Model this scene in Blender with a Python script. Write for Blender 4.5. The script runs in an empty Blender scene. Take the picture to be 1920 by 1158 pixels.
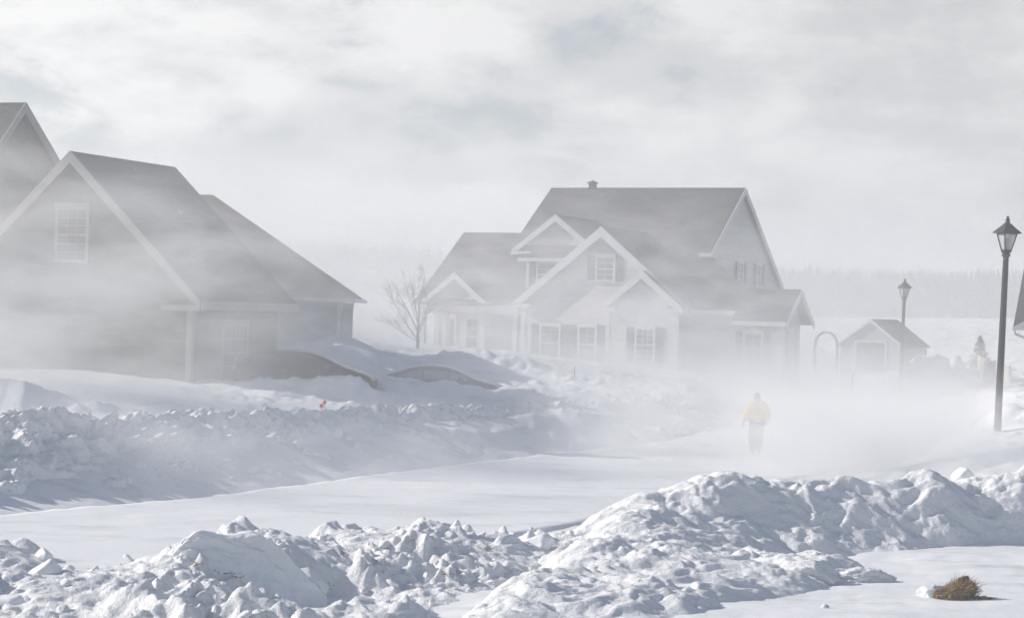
import bpy, bmesh, math, random
import numpy as np
from mathutils import Vector, Matrix

random.seed(7)
SC = bpy.context.scene
COL = SC.collection
R = math.radians
ROLL, FOC, EYE, YH = 0.03, 3600.0, 3.8, 585.0     # survey of the view: roll, focal length (px of 1920), eye height, horizon row

def at(px, py, Y):
    """world point seen at photo position (px,py), Y metres in front of the viewpoint"""
    dx, dy = px - 960.0, py - YH
    x = dx * math.cos(ROLL) + dy * math.sin(ROLL)
    y = -dx * math.sin(ROLL) + dy * math.cos(ROLL)
    return Vector((x / FOC * Y, Y, EYE - y / FOC * Y))

# ------------------------------------------------------------------ noise
def _hash(ix, iy, seed):
    h = (ix.astype(np.int64) * 374761393 + iy.astype(np.int64) * 668265263 + seed * 1442695041) & 0xFFFFFFFF
    h = ((h ^ (h >> 13)) * 1274126177) & 0xFFFFFFFF
    h = ((h ^ (h >> 16)) * 2246822519) & 0xFFFFFFFF
    return ((h ^ (h >> 15)) & 0xFFFFFF) / float(0xFFFFFF)

def perlin(x, y, seed=0):
    ix, iy = np.floor(x), np.floor(y)
    fx, fy = x - ix, y - iy
    ux, uy = fx * fx * fx * (fx * (fx * 6 - 15) + 10), fy * fy * fy * (fy * (fy * 6 - 15) + 10)
    def g(ox, oy):
        a = _hash(ix + ox, iy + oy, seed) * 6.2831853
        return np.cos(a) * (fx - ox) + np.sin(a) * (fy - oy)
    a = g(0, 0) * (1 - ux) + g(1, 0) * ux
    b = g(0, 1) * (1 - ux) + g(1, 1) * ux
    return (a * (1 - uy) + b * uy) * 1.5

def fbm(x, y, seed=0, octv=4, gain=0.5):
    s, a, f = 0, 1.0, 1.0
    for i in range(octv):
        s = s + a * perlin(x * f + 13.7 * i, y * f - 7.1 * i, seed + i)
        a *= gain; f *= 2.03
    return s

def ridged(x, y, seed=0, octv=4):
    s, a, f = 0, 1.0, 1.0
    for i in range(octv):
        s = s + a * (1 - np.abs(perlin(x * f + 3.3 * i, y * f + 9.1 * i, seed + i)) * 2)
        a *= 0.5; f *= 2.07
    return s

def lumps(x, y, seed=0, keep=0.8, round_=True):
    """rounded or angular clods, height 0..1, one per random cell"""
    ix, iy = np.floor(x), np.floor(y)
    out = np.zeros_like(x)
    for ox in (-1, 0, 1):
        for oy in (-1, 0, 1):
            cx, cy = ix + ox, iy + oy
            px = cx + 0.1 + 0.8 * _hash(cx, cy, seed); py = cy + 0.1 + 0.8 * _hash(cx, cy, seed + 1)
            r = 0.35 + 0.5 * _hash(cx, cy, seed + 2)
            k = _hash(cx, cy, seed + 3) < keep
            an = _hash(cx, cy, seed + 4) * 3.14159; st = 0.6 + 0.8 * _hash(cx, cy, seed + 5)
            dx, dy = x - px, y - py
            ex = (dx * np.cos(an) + dy * np.sin(an)) / st; ey = (-dx * np.sin(an) + dy * np.cos(an)) * st
            if round_:
                h = np.maximum(0, 1 - (ex * ex + ey * ey) / (r * r)) ** 0.68 * r
            else:
                tx = (_hash(cx, cy, seed + 6) - 0.5) * 1.2; ty = (_hash(cx, cy, seed + 7) - 0.5) * 1.2
                d = np.maximum(np.abs(ex), np.abs(ey)) / r
                h = np.clip((1 - d) * 3.2, 0, 1) * r * (0.9 + tx * ex / r * 0.5 + ty * ey / r * 0.5)
            out = np.maximum(out, h * k)
    return out

def sstep(a, b, x):
    t = np.clip((x - a) / (b - a), 0, 1)
    return t * t * (3 - 2 * t)

class TPS:
    """smooth surface through scattered heights"""
    def __init__(self, pts, lam=1e-4):
        P = np.array(pts, float); self.c = P[:, :2]; n = len(P)
        K = self._k(self.c[:, 0], self.c[:, 1]) + lam * np.eye(n)
        A = np.zeros((n + 3, n + 3)); A[:n, :n] = K
        A[:n, n] = 1; A[:n, n + 1:] = self.c; A[n, :n] = 1; A[n + 1:, :n] = self.c.T
        b = np.zeros(n + 3); b[:n] = P[:, 2]
        self.w = np.linalg.solve(A, b)
    def _k(self, x, y):
        d2 = (x[:, None] - self.c[None, :, 0]) ** 2 + (y[:, None] - self.c[None, :, 1]) ** 2
        return 0.5 * d2 * np.log(d2 + 1e-12)
    def __call__(self, x, y):
        sh = x.shape; x = x.ravel(); y = y.ravel(); out = np.empty(len(x))
        for i in range(0, len(x), 40000):
            j = slice(i, i + 40000)
            n = len(self.c)
            out[j] = self._k(x[j], y[j]) @ self.w[:n] + self.w[n] + self.w[n + 1] * x[j] + self.w[n + 2] * y[j]
        return out.reshape(sh)

# ------------------------------------------------------------------ materials
def nt(m):
    m.use_nodes = True
    return m.node_tree

def mat(name, col, rough=0.8, var=0.08, scale=3.0, bump=0.0, bscale=40.0, metal=0.0, spec=0.3, stretch=(1, 1, 1)):
    m = bpy.data.materials.new(name); t = nt(m); b = t.nodes['Principled BSDF']
    b.inputs['Roughness'].default_value = rough; b.inputs['Metallic'].default_value = metal
    b.inputs['Specular IOR Level'].default_value = spec
    tc = t.nodes.new('ShaderNodeTexCoord'); mp = t.nodes.new('ShaderNodeMapping'); mp.inputs['Scale'].default_value = stretch
    t.links.new(tc.outputs['Object'], mp.inputs['Vector'])
    n = t.nodes.new('ShaderNodeTexNoise'); n.inputs['Scale'].default_value = scale; n.inputs['Detail'].default_value = 6
    t.links.new(mp.outputs['Vector'], n.inputs['Vector'])
    r = t.nodes.new('ShaderNodeValToRGB')
    r.color_ramp.elements[0].position = 0.3; r.color_ramp.elements[1].position = 0.7
    r.color_ramp.elements[0].color = tuple(c * (1 - var) for c in col) + (1,)
    r.color_ramp.elements[1].color = tuple(min(1, c * (1 + var)) for c in col) + (1,)
    t.links.new(n.outputs['Fac'], r.inputs['Fac']); t.links.new(r.outputs['Color'], b.inputs['Base Color'])
    if bump:
        n2 = t.nodes.new('ShaderNodeTexNoise'); n2.inputs['Scale'].default_value = bscale; n2.inputs['Detail'].default_value = 5
        t.links.new(mp.outputs['Vector'], n2.inputs['Vector'])
        bp = t.nodes.new('ShaderNodeBump'); bp.inputs['Strength'].default_value = 1.0; bp.inputs['Distance'].default_value = bump
        t.links.new(n2.outputs['Fac'], bp.inputs['Height']); t.links.new(bp.outputs['Normal'], b.inputs['Normal'])
    return m

def mat_courses(name, col, pitch, rough=0.85, var=0.1, depth=0.02, brick=False, patch=None):
    """clapboards or shingles: courses along local z, with staggered joints for shingles"""
    m = mat(name, col, rough, var, 1.5); t = m.node_tree; b = t.nodes['Principled BSDF']
    tc = t.nodes.new('ShaderNodeTexCoord'); sep = t.nodes.new('ShaderNodeSeparateXYZ'); t.links.new(tc.outputs['Object'], sep.inputs[0])
    mu = t.nodes.new('ShaderNodeMath'); mu.operation = 'MULTIPLY'; mu.inputs[1].default_value = 1.0 / pitch
    fr = t.nodes.new('ShaderNodeMath'); fr.operation = 'FRACT'
    t.links.new(sep.outputs['Z'], mu.inputs[0]); t.links.new(mu.outputs[0], fr.inputs[0])
    bp = t.nodes.new('ShaderNodeBump'); bp.inputs['Distance'].default_value = depth; bp.inputs['Strength'].default_value = 1.0
    bp.invert = True
    t.links.new(fr.outputs[0], bp.inputs['Height']); t.links.new(bp.outputs['Normal'], b.inputs['Normal'])
    base = b.inputs['Base Color'].links[0].from_socket
    last = base
    if brick:
        br = t.nodes.new('ShaderNodeTexBrick'); br.inputs['Scale'].default_value = 1.0 / (pitch * 4)
        br.inputs['Color1'].default_value = (0.75, 0.75, 0.75, 1); br.inputs['Color2'].default_value = (1.15, 1.15, 1.15, 1); br.inputs['Mortar'].default_value = (0.7, 0.7, 0.7, 1)
        br.inputs['Mortar Size'].default_value = 0.01
        cb = t.nodes.new('ShaderNodeCombineXYZ'); ad = t.nodes.new('ShaderNodeMath'); ad.operation = 'ADD'
        t.links.new(sep.outputs['X'], ad.inputs[0]); t.links.new(sep.outputs['Y'], ad.inputs[1])
        t.links.new(ad.outputs[0], cb.inputs['X']); t.links.new(sep.outputs['Z'], cb.inputs['Y']); t.links.new(cb.outputs[0], br.inputs['Vector'])
        mx = t.nodes.new('ShaderNodeMix'); mx.data_type = 'RGBA'; mx.blend_type = 'MULTIPLY'; mx.inputs['Factor'].default_value = 0.8
        t.links.new(last, mx.inputs['A']); t.links.new(br.outputs['Color'], mx.inputs['B']); last = mx.outputs['Result']
        t.links.new(last, b.inputs['Base Color'])
    if patch:   # snow caught in the courses
        n = t.nodes.new('ShaderNodeTexNoise'); n.inputs['Scale'].default_value = 0.9; n.inputs['Detail'].default_value = 7; n.inputs['Roughness'].default_value = 0.7
        mp = t.nodes.new('ShaderNodeMapping'); mp.inputs['Scale'].default_value = (1, 1, 2.5); t.links.new(tc.outputs['Object'], mp.inputs[0]); t.links.new(mp.outputs[0], n.inputs['Vector'])
        rp = t.nodes.new('ShaderNodeValToRGB'); rp.color_ramp.elements[0].position = patch; rp.color_ramp.elements[1].position = patch + 0.06
        t.links.new(n.outputs['Fac'], rp.inputs['Fac'])
        mx = t.nodes.new('ShaderNodeMix'); mx.data_type = 'RGBA'; t.links.new(rp.outputs['Color'], mx.inputs['Factor'])
        t.links.new(last, mx.inputs['A']); mx.inputs['B'].default_value = (0.8, 0.82, 0.85, 1)
        t.links.new(mx.outputs['Result'], b.inputs['Base Color'])
    return m

def mat_snow(name, fine=0.012, fscale=25.0, coarse=0.05, cscale=4.0, stretch=(1, 1, 1), dirt=0.0, streak=0.0):
    m = bpy.data.materials.new(name); t = nt(m); b = t.nodes['Principled BSDF']
    b.inputs['Base Color'].default_value = (0.81, 0.82, 0.845, 1); b.inputs['Roughness'].default_value = 0.6
    b.inputs['Specular IOR Level'].default_value = 0.25
    tc = t.nodes.new('ShaderNodeTexCoord'); mp = t.nodes.new('ShaderNodeMapping'); mp.inputs['Scale'].default_value = stretch
    t.links.new(tc.outputs['Object'], mp.inputs['Vector'])
    n1 = t.nodes.new('ShaderNodeTexNoise'); n1.inputs['Scale'].default_value = fscale; n1.inputs['Detail'].default_value = 6; n1.inputs['Roughness'].default_value = 0.65
    n2 = t.nodes.new('ShaderNodeTexNoise'); n2.inputs['Scale'].default_value = cscale; n2.inputs['Detail'].default_value = 5
    for n in (n1, n2): t.links.new(mp.outputs['Vector'], n.inputs['Vector'])
    b1 = t.nodes.new('ShaderNodeBump'); b1.inputs['Distance'].default_value = coarse; t.links.new(n2.outputs['Fac'], b1.inputs['Height'])
    b2 = t.nodes.new('ShaderNodeBump'); b2.inputs['Distance'].default_value = fine; t.links.new(n1.outputs['Fac'], b2.inputs['Height'])
    t.links.new(b1.outputs['Normal'], b2.inputs['Normal']); t.links.new(b2.outputs['Normal'], b.inputs['Normal'])
    if dirt:
        n = t.nodes.new('ShaderNodeTexNoise'); n.inputs['Scale'].default_value = 2.2; n.inputs['Detail'].default_value = 9; n.inputs['Roughness'].default_value = 0.72
        t.links.new(tc.outputs['Object'], n.inputs['Vector'])
        rp = t.nodes.new('ShaderNodeValToRGB'); rp.color_ramp.elements[0].position = dirt; rp.color_ramp.elements[1].position = dirt + 0.05
        rp.color_ramp.elements[0].color = (0.81, 0.82, 0.845, 1); rp.color_ramp.elements[1].color = (0.42, 0.37, 0.3, 1)
        t.links.new(n.outputs['Fac'], rp.inputs['Fac']); t.links.new(rp.outputs['Color'], b.inputs['Base Color'])
    if streak:   # scoured icy patches, long in the wind's direction
        n = t.nodes.new('ShaderNodeTexNoise'); n.inputs['Scale'].default_value = 0.8; n.inputs['Detail'].default_value = 8; n.inputs['Roughness'].default_value = 0.7
        m2 = t.nodes.new('ShaderNodeMapping'); m2.inputs['Scale'].default_value = (0.5, 1.6, 1); m2.inputs['Rotation'].default_value = (0, 0, R(-12))
        t.links.new(tc.outputs['Object'], m2.inputs['Vector']); t.links.new(m2.outputs['Vector'], n.inputs['Vector'])
        rp = t.nodes.new('ShaderNodeValToRGB'); rp.color_ramp.elements[0].position = 0.52; rp.color_ramp.elements[1].position = 0.72
        rp.color_ramp.elements[0].color = (0.81, 0.82, 0.845, 1); rp.color_ramp.elements[1].color = (0.6, 0.62, 0.65, 1)
        t.links.new(n.outputs['Fac'], rp.inputs['Fac']); t.links.new(rp.outputs['Color'], b.inputs['Base Color'])
    return m

M = {}
M['snow'] = mat_snow('windblown snow', 0.012, 12, 0.05, 1.6, (0.45, 1.3, 1), streak=1)
M['road'] = mat_snow('packed road snow', 0.012, 10, 0.03, 1.3, (0.4, 1.4, 1), streak=1)
M['clod'] = mat_snow('clodded snow', 0.016, 22, 0.05, 5)
M['rubble'] = mat_snow('ploughed snow', 0.028, 26, 0.05, 6, dirt=0.69)
M['drift'] = mat_snow('drifted snow', 0.022, 28, 0.05, 5, (0.8, 1.3, 1))
M['slab'] = mat_snow('cut snow', 0.008, 18, 0.03, 3)
M['shingle'] = mat_courses('asphalt roof shingles', (0.075, 0.075, 0.08), 0.14, 0.9, 0.2, 0.015, brick=True)
M['shingle_snowy'] = mat_courses('asphalt roof shingles with caught snow', (0.06, 0.063, 0.066), 0.14, 0.9, 0.2, 0.015, brick=True, patch=0.665)
M['cedar'] = mat_courses('weathered cedar shingle siding', (0.115, 0.125, 0.095), 0.16, 0.9, 0.3, 0.05, brick=True)
M['white_siding'] = mat_courses('white clapboard', (0.48, 0.47, 0.48), 0.15, 0.7, 0.05, 0.03)
M['mauve_siding'] = mat_courses('grey clapboard', (0.2, 0.19, 0.21), 0.13, 0.7, 0.06, 0.012)
M['yellow_siding'] = mat_courses('cream clapboard', (0.40, 0.38, 0.34), 0.13, 0.7, 0.06, 0.012)
M['shed_siding'] = mat_courses('shed clapboard', (0.34, 0.34, 0.36), 0.13, 0.7, 0.06, 0.012)
M['trim'] = mat('white painted trim', (0.52, 0.52, 0.54), 0.5, 0.04, 3)
M['greytrim'] = mat('grey painted trim', (0.27, 0.27, 0.27), 0.5, 0.06, 3)
M['shutter'] = mat('dark shutter paint', (0.06, 0.06, 0.07), 0.6, 0.1, 5)
M['glass'] = mat('window glass', (0.05, 0.055, 0.06), 0.08, 0.2, 1, spec=0.6)
M['metal'] = mat('black painted steel', (0.028, 0.028, 0.03), 0.45, 0.25, 8, 0.002, 60)
M['lampglass'] = None
M['bark'] = mat('bare twig bark', (0.10, 0.085, 0.07), 0.9, 0.2, 6, 0.01, 30)
M['needle'] = mat('spruce needles', (0.035, 0.05, 0.03), 0.9, 0.35, 8)
M['farneedle'] = mat('far spruce needles', (0.03, 0.038, 0.035), 0.95, 0.3, 0.6)
M['car'] = mat('dark car paint', (0.02, 0.021, 0.024), 0.22, 0.1, 3, spec=0.6)
M['car2'] = mat('grey car paint', (0.06, 0.06, 0.068), 0.25, 0.1, 3, spec=0.6)
M['tyre'] = mat('tyre rubber', (0.02, 0.02, 0.02), 0.9, 0.1, 8)
M['alloy'] = mat('wheel alloy', (0.4, 0.4, 0.42), 0.35, 0.05, 8, metal=0.8)
M['carglass'] = mat('car glass', (0.02, 0.022, 0.025), 0.06, 0.1, 2, spec=0.7)
M['frost'] = mat('frosted car glass', (0.2, 0.21, 0.23), 0.5, 0.3, 3)
M['lens'] = mat('lamp lens', (0.6, 0.6, 0.62), 0.15, 0.05, 8)
M['redlens'] = mat('red lamp lens', (0.35, 0.02, 0.02), 0.2, 0.05, 8)
M['orange'] = mat('orange reflector', (0.75, 0.12, 0.03), 0.35, 0.1, 10)
M['fibre'] = mat('pale fibreglass rod', (0.5, 0.42, 0.36), 0.5, 0.1, 10)
M['jacket'] = mat('yellow winter jacket', (0.8, 0.5, 0.01), 0.8, 0.12, 6, 0.006, 14)
M['trouser'] = mat('dark snow trousers', (0.04, 0.045, 0.05), 0.85, 0.15, 6, 0.006, 16)
M['hood'] = mat('dark knitted hat', (0.03, 0.03, 0.038), 0.95, 0.15, 20)
M['skin'] = mat('skin', (0.5, 0.32, 0.25), 0.55, 0.06, 8)
M['straw'] = mat('dead grass', (0.24, 0.165, 0.09), 0.9, 0.5, 14)
M['soil'] = mat('frozen turf', (0.13, 0.08, 0.04), 0.95, 0.4, 12, 0.02, 30)
M['garage'] = mat('grey panel door paint', (0.11, 0.11, 0.12), 0.6, 0.06, 4)
M['picket'] = mat('pale fence paint', (0.42, 0.41, 0.37), 0.7, 0.06, 4)
M['wrought'] = mat('dark garden iron', (0.05, 0.05, 0.055), 0.6, 0.1, 6)
def lampglass():
    m = bpy.data.materials.new('milky lantern glass'); t = nt(m); b = t.nodes['Principled BSDF']
    n = t.nodes.new('ShaderNodeTexNoise'); n.inputs['Scale'].default_value = 9
    r = t.nodes.new('ShaderNodeValToRGB'); r.color_ramp.elements[0].color = (0.62, 0.64, 0.62, 1); r.color_ramp.elements[1].color = (0.8, 0.82, 0.8, 1)
    t.links.new(n.outputs['Fac'], r.inputs['Fac']); t.links.new(r.outputs['Color'], b.inputs['Base Color'])
    b.inputs['Roughness'].default_value = 0.25; b.inputs['Transmission Weight'].default_value = 0.55; b.inputs['IOR'].default_value = 1.1
    return m
M['lampglass'] = lampglass()

# ------------------------------------------------------------------ building helpers
class MB:
    def __init__(s): s.v = []; s.f = []
    def poly(s, pts):
        b = len(s.v); s.v += [tuple(p) for p in pts]; s.f.append(tuple(range(b, b + len(pts)))); return s
    def prism(s, pts, d):
        """polygon pts extruded by vector d"""
        b = len(s.v); n = len(pts); d = Vector(d)
        s.v += [tuple(Vector(p)) for p in pts] + [tuple(Vector(p) + d) for p in pts]
        s.f.append(tuple(range(b, b + n))); s.f.append(tuple(range(b + 2 * n - 1, b + n - 1, -1)))
        for i in range(n): s.f.append((b + i, b + n + i, b + n + (i + 1) % n, b + (i + 1) % n))
        return s
    def box(s, x0, x1, y0, y1, z0, z1):
        return s.prism([(x0, y0, z0), (x1, y0, z0), (x1, y1, z0), (x0, y1, z0)], (0, 0, z1 - z0))
    def slab(s, pts, th):
        """a roof plane: polygon given thickness th downwards along its normal"""
        p = [Vector(q) for q in pts]; n = Vector((0, 0, 0))
        for i in range(len(p)): n += p[i].cross(p[(i + 1) % len(p)])
        n.normalize()
        if n.z > 0: n = -n
        return s.prism(p, n * th)
    def bar(s, a, b, w, h=None, up=(0, 0, 1)):
        a, b = Vector(a), Vector(b); h = h or w; d = (b - a).normalized(); up = Vector(up)
        if abs(d.dot(up)) > 0.98: up = Vector((1, 0, 0))
        x = d.cross(up).normalized() * w / 2; y = x.cross(d).normalized() * h / 2
        return s.prism([a - x - y, a + x - y, a + x + y, a - x + y], b - a)
    def tube(s, pts, rad, n=8, cap=True):
        pts = [Vector(p) for p in pts]
        if not hasattr(rad, '__len__'): rad = [rad] * len(pts)
        b0 = len(s.v); ref = Vector((0.31, 0.9, 0.2))
        for i, p in enumerate(pts):
            d = (pts[min(i + 1, len(pts) - 1)] - pts[max(i - 1, 0)]).normalized()
            x = d.cross(ref)
            if x.length < 0.1: x = d.cross(Vector((1, 0, 0)))
            x.normalize(); y = d.cross(x)
            for k in range(n):
                a = 2 * math.pi * k / n
                s.v.append(tuple(p + (x * math.cos(a) + y * math.sin(a)) * rad[i]))
        for i in range(len(pts) - 1):
            for k in range(n):
                s.f.append((b0 + i * n + k, b0 + i * n + (k + 1) % n, b0 + (i + 1) * n + (k + 1) % n, b0 + (i + 1) * n + k))
        if cap:
            s.f.append(tuple(range(b0 + n - 1, b0 - 1, -1))); e = b0 + (len(pts) - 1) * n; s.f.append(tuple(range(e, e + n)))
        return s
    def lathe(s, prof, n=16, c=(0, 0, 0), rot=0.0):
        b0 = len(s.v)
        for r, z in prof:
            for k in range(n):
                a = 2 * math.pi * k / n + rot
                s.v.append((c[0] + r * math.cos(a), c[1] + r * math.sin(a), c[2] + z))
        for i in range(len(prof) - 1):
            for k in range(n):
                s.f.append((b0 + i * n + k, b0 + i * n + (k + 1) % n, b0 + (i + 1) * n + (k + 1) % n, b0 + (i + 1) * n + k))
        s.f.append(tuple(range(b0 + n - 1, b0 - 1, -1))); e = b0 + (len(prof) - 1) * n; s.f.append(tuple(range(e, e + n)))
        return s
    def build(s, name, m, parent=None, smooth=False, angle=None):
        me = bpy.data.meshes.new(name); me.from_pydata(s.v, [], s.f); me.update()
        bm = bmesh.new(); bm.from_mesh(me); bmesh.ops.recalc_face_normals(bm, faces=bm.faces); bm.to_mesh(me); bm.free()
        me.materials.append(m)
        if smooth:
            me.polygons.foreach_set('use_smooth', [True] * len(me.polygons))
            if angle: me.set_sharp_from_angle(angle=R(angle))
        o = bpy.data.objects.new(name, me); COL.objects.link(o)
        if parent: o.parent = parent
        return o

def tag(o, label=None, cat=None, group=None, kind=None):
    if label: o['label'] = label
    if cat: o['category'] = cat
    if group: o['group'] = group
    if kind: o['kind'] = kind
    return o

def thing(name, label, cat, loc=(0, 0, 0), rz=0.0, group=None):
    o = bpy.data.objects.new(name, None); COL.objects.link(o)
    o.location = loc; o.rotation_euler = (0, 0, rz); o.empty_display_size = 0.3
    return tag(o, label, cat, group)

def grid_obj(name, X, Y, Z, m, smooth=True):
    h, w = X.shape
    v = np.stack([X.ravel(), Y.ravel(), Z.ravel()], 1).astype(np.float32)
    i = np.arange((h - 1) * (w - 1)); r = i // (w - 1); c = i % (w - 1); a = r * w + c
    f = np.stack([a, a + 1, a + w + 1, a + w], 1).astype(np.int32)
    me = bpy.data.meshes.new(name)
    me.vertices.add(len(v)); me.vertices.foreach_set('co', v.ravel())
    me.loops.add(f.size); me.loops.foreach_set('vertex_index', f.ravel())
    me.polygons.add(len(f)); me.polygons.foreach_set('loop_start', np.arange(0, f.size, 4, dtype=np.int32)); me.polygons.foreach_set('loop_total', np.full(len(f), 4, np.int32))
    me.update(calc_edges=True); me.validate()
    me.polygons.foreach_set('use_smooth', np.ones(len(f), bool))
    me.materials.append(m)
    o = bpy.data.objects.new(name, me); COL.objects.link(o)
    return o

# ------------------------------------------------------------------ ground
ROADC = np.array([(-40, -22), (-22, 5), (-14, 18), (-9, 26), (-5.2, 32), (-2.9, 35), (0, 41), (4.2, 49.5), (8.3, 56.5), (13, 73), (15.6, 98), (19, 130), (24, 175)], float)
def road_s():
    out = []
    for a, b in zip(ROADC[:-1], ROADC[1:]):
        n = max(2, int(np.hypot(*(b - a)) / 0.6))
        for k in range(n): out.append(a + (b - a) * k / n)
    out = np.array(out)
    for _ in range(12): out[1:-1] = (out[:-2] + out[1:-1] * 2 + out[2:]) / 4
    return out
ROADP = road_s()
def road_dist(x, y):
    sh = x.shape; x = x.ravel(); y = y.ravel(); out = np.empty(len(x))
    for i in range(0, len(x), 30000):
        j = slice(i, i + 30000)
        out[j] = np.sqrt(((x[j, None] - ROADP[None, :, 0]) ** 2 + (y[j, None] - ROADP[None, :, 1]) ** 2).min(1))
    return out.reshape(sh)

ctl = []
for px, py, Y in ((-400, 700, 55), (0, 696, 57), (200, 702, 57), (400, 719, 58), (520, 722, 60), (640, 728, 60), (760, 738, 62), (960, 748, 62),
                  (0, 780, 44), (300, 780, 44), (500, 775, 49), (800, 772, 54), (1050, 752, 60),
                  (-500, 660, 75), (250, 660, 75), (580, 648, 69), (680, 644, 72), (720, 672, 76), (880, 662, 80), (1000, 684, 79), (1150, 708, 78), (1300, 722, 80),
                  (780, 652, 90), (900, 660, 96), (1200, 690, 100), (1420, 708, 96), (1520, 696, 104), (1640, 692, 118), (1700, 690, 120), (1580, 720, 98), (1688, 742, 98), (1790, 738, 104),
                  (1840, 694, 110), (1900, 722, 82), (2050, 730, 82), (2300, 740, 70), (1850, 795, 58), (1870, 814, 54), (1930, 800, 54), (1900, 850, 46), (2100, 850, 46), (1500, 770, 74), (1650, 780, 72),
                  (700, 600, 170), (500, 600, 170), (100, 600, 170), (1560, 640, 170), (1900, 640, 170), (1100, 640, 170), (2500, 640, 170), (-600, 600, 170),
                  (600, 548, 330), (100, 545, 330), (1500, 594, 400), (1900, 596, 400), (1000, 580, 400), (-500, 540, 400), (2600, 600, 400)):
    p = at(px, py, Y); ctl.append((p.x / p.y * 3, math.log(p.y), p.z))
for x, y, z in [(a, b, 0.0) for a, b in ROADC[2:-2] if b > 12] + [(19, 130, 0.7), (24, 175, 1.6), (0, 24, -0.02), (3, 25.7, 0), (7, 26.5, 0), (8.6, 33.5, 0), (12, 26, 0.05), (16, 34, 0.25), (-8, 23, 0), (6, 14, -0.05), (-6, 14, -0.05),
                                                             (-9.5, 63, 1.45), (-7.5, 63, 1.4), (-5, 63, 1.3), (-3, 64, 1.2), (-3.2, 69.5, 1.25), (-1, 69.5, 1.15), (1.2, 69, 1.1), (12, 40, 0.3), (18, 40, 0.5), (9, 41.5, 0.15), (0, 900, 12), (-400, 900, 12), (400, 900, 12), (-15, 37, 1.0), (-20, 30, 1.0), (-25, 24, 1.0)]:
    ctl.append((x / y * 3, math.log(y), z))
_T = TPS(ctl, 2e-3)
MOUNDS = [(*at(660, 720, 57.7)[:2], 1.3, 0.7, 0.32), (*at(556, 715, 57.5)[:2], 2.7, 0.8, 0.24),  # x, y, radius x, radius y, height
    (*at(20, 775, 44.5)[:2], 1.6, 1.0, 0.45), (*at(-70, 770, 45)[:2], 1.8, 1.2, 0.55),
    (*at(560, 716, 58)[:2], 1.6, 0.9, 0.14), (*at(720, 735, 60)[:2], 1.6, 1.2, 0.48), (*at(860, 745, 61)[:2], 2.2, 1.0, 0.44), (*at(1000, 730, 64)[:2], 2.0, 1.5, 0.3),
    (*at(620, 660, 67)[:2], 1.3, 1.2, 0.35), (*at(690, 660, 70)[:2], 1.5, 1.3, 0.3), (*at(880, 668, 78)[:2], 1.2, 1.2, 0.35), (*at(960, 672, 77)[:2], 2.0, 1.2, 0.25),
    (*at(1735, 735, 108)[:2], 1.6, 1.6, 1.4), (*at(1700, 735, 106)[:2], 2.0, 1.4, 0.9), (*at(1785, 735, 107)[:2], 1.3, 1.2, 0.8), (*at(1600, 712, 108)[:2], 1.6, 1.2, 0.5),
    (*at(1855, 800, 58)[:2], 1.6, 1.6, 0.3), (*at(1900, 800, 57)[:2], 1.8, 1.8, 0.3), (*at(1886, 770, 62)[:2], 0.6, 0.6, 0.35), (*at(1560, 745, 84)[:2], 2.4, 1.4, 0.5), (*at(1450, 742, 82)[:2], 2.4, 1.4, 0.4),
]
def terrain(x, y, fine=True):
    yy = np.maximum(y, 9.0)
    z = _T(np.clip(x / yy * 3, -4.5, 4.5), np.log(np.minimum(yy, 950)))
    z = np.clip(z, -0.3, 14)
    mw1, mw2 = fbm(x * 0.9, y * 0.7, 301, 4), fbm(x * 0.8, y * 0.9, 305, 4)
    for mx, my, rx, ry, h in MOUNDS:
        z = z + h * np.exp(-((x - mx + 0.5 * rx * mw1) / rx) ** 2 - ((y - my + 0.5 * ry * mw2) / ry) ** 2)
    d = road_dist(x, y); w = 1 - sstep(3.6, 6.2, d)
    zr = np.interp(y, [0, 80, 98, 130, 175, 400], [0, 0, 0.12, 0.75, 1.7, 6])
    rough = 1 - 0.85 * (1 - sstep(3.2, 4.6, d))
    z = z * (1 - w) + zr * w
    if fine:
        amp = np.interp(y, [20, 60, 120, 300], [0.03, 0.07, 0.1, 0.4])
        z = z + rough * amp * (fbm(x * 0.35, y * 0.8, 5, 4) + 0.35 * fbm(x * 1.4, y * 3, 9, 3))
        side = sstep(38, 60, y) * sstep(-11, -7, x) * (1 - sstep(95, 130, y))
        z = z + rough * side * 0.22 * np.maximum(0, ridged(x * 0.45, y * 0.4, 31, 4) - 0.9)
        z = z - 0.10 * (1 - sstep(3.4, 4.2, d)) * (y < 178)
    return z
def tz(x, y, fine=True): return float(terrain(np.array([float(x)]), np.array([float(y)]), fine)[0])

rows = np.concatenate([np.linspace(-24, 12, 14), np.geomspace(12.8, 140, 420), np.geomspace(141, 1000, 120)])
us = np.concatenate([np.linspace(-0.85, -0.32, 24)[:-1], np.linspace(-0.32, 0.34, 560), np.linspace(0.34, 0.85, 24)[1:]])
U, V = np.meshgrid(us, rows)
GX = U * np.sqrt(np.maximum(V, 0) ** 2 + 26 ** 2); GX = np.where(V > 30, U * V * np.sqrt(1 + (26 / np.maximum(V, 1)) ** 2), GX)
ground = grid_obj('ground', GX, V, terrain(GX, V), M['snow']); tag(ground, kind='structure')

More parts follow.
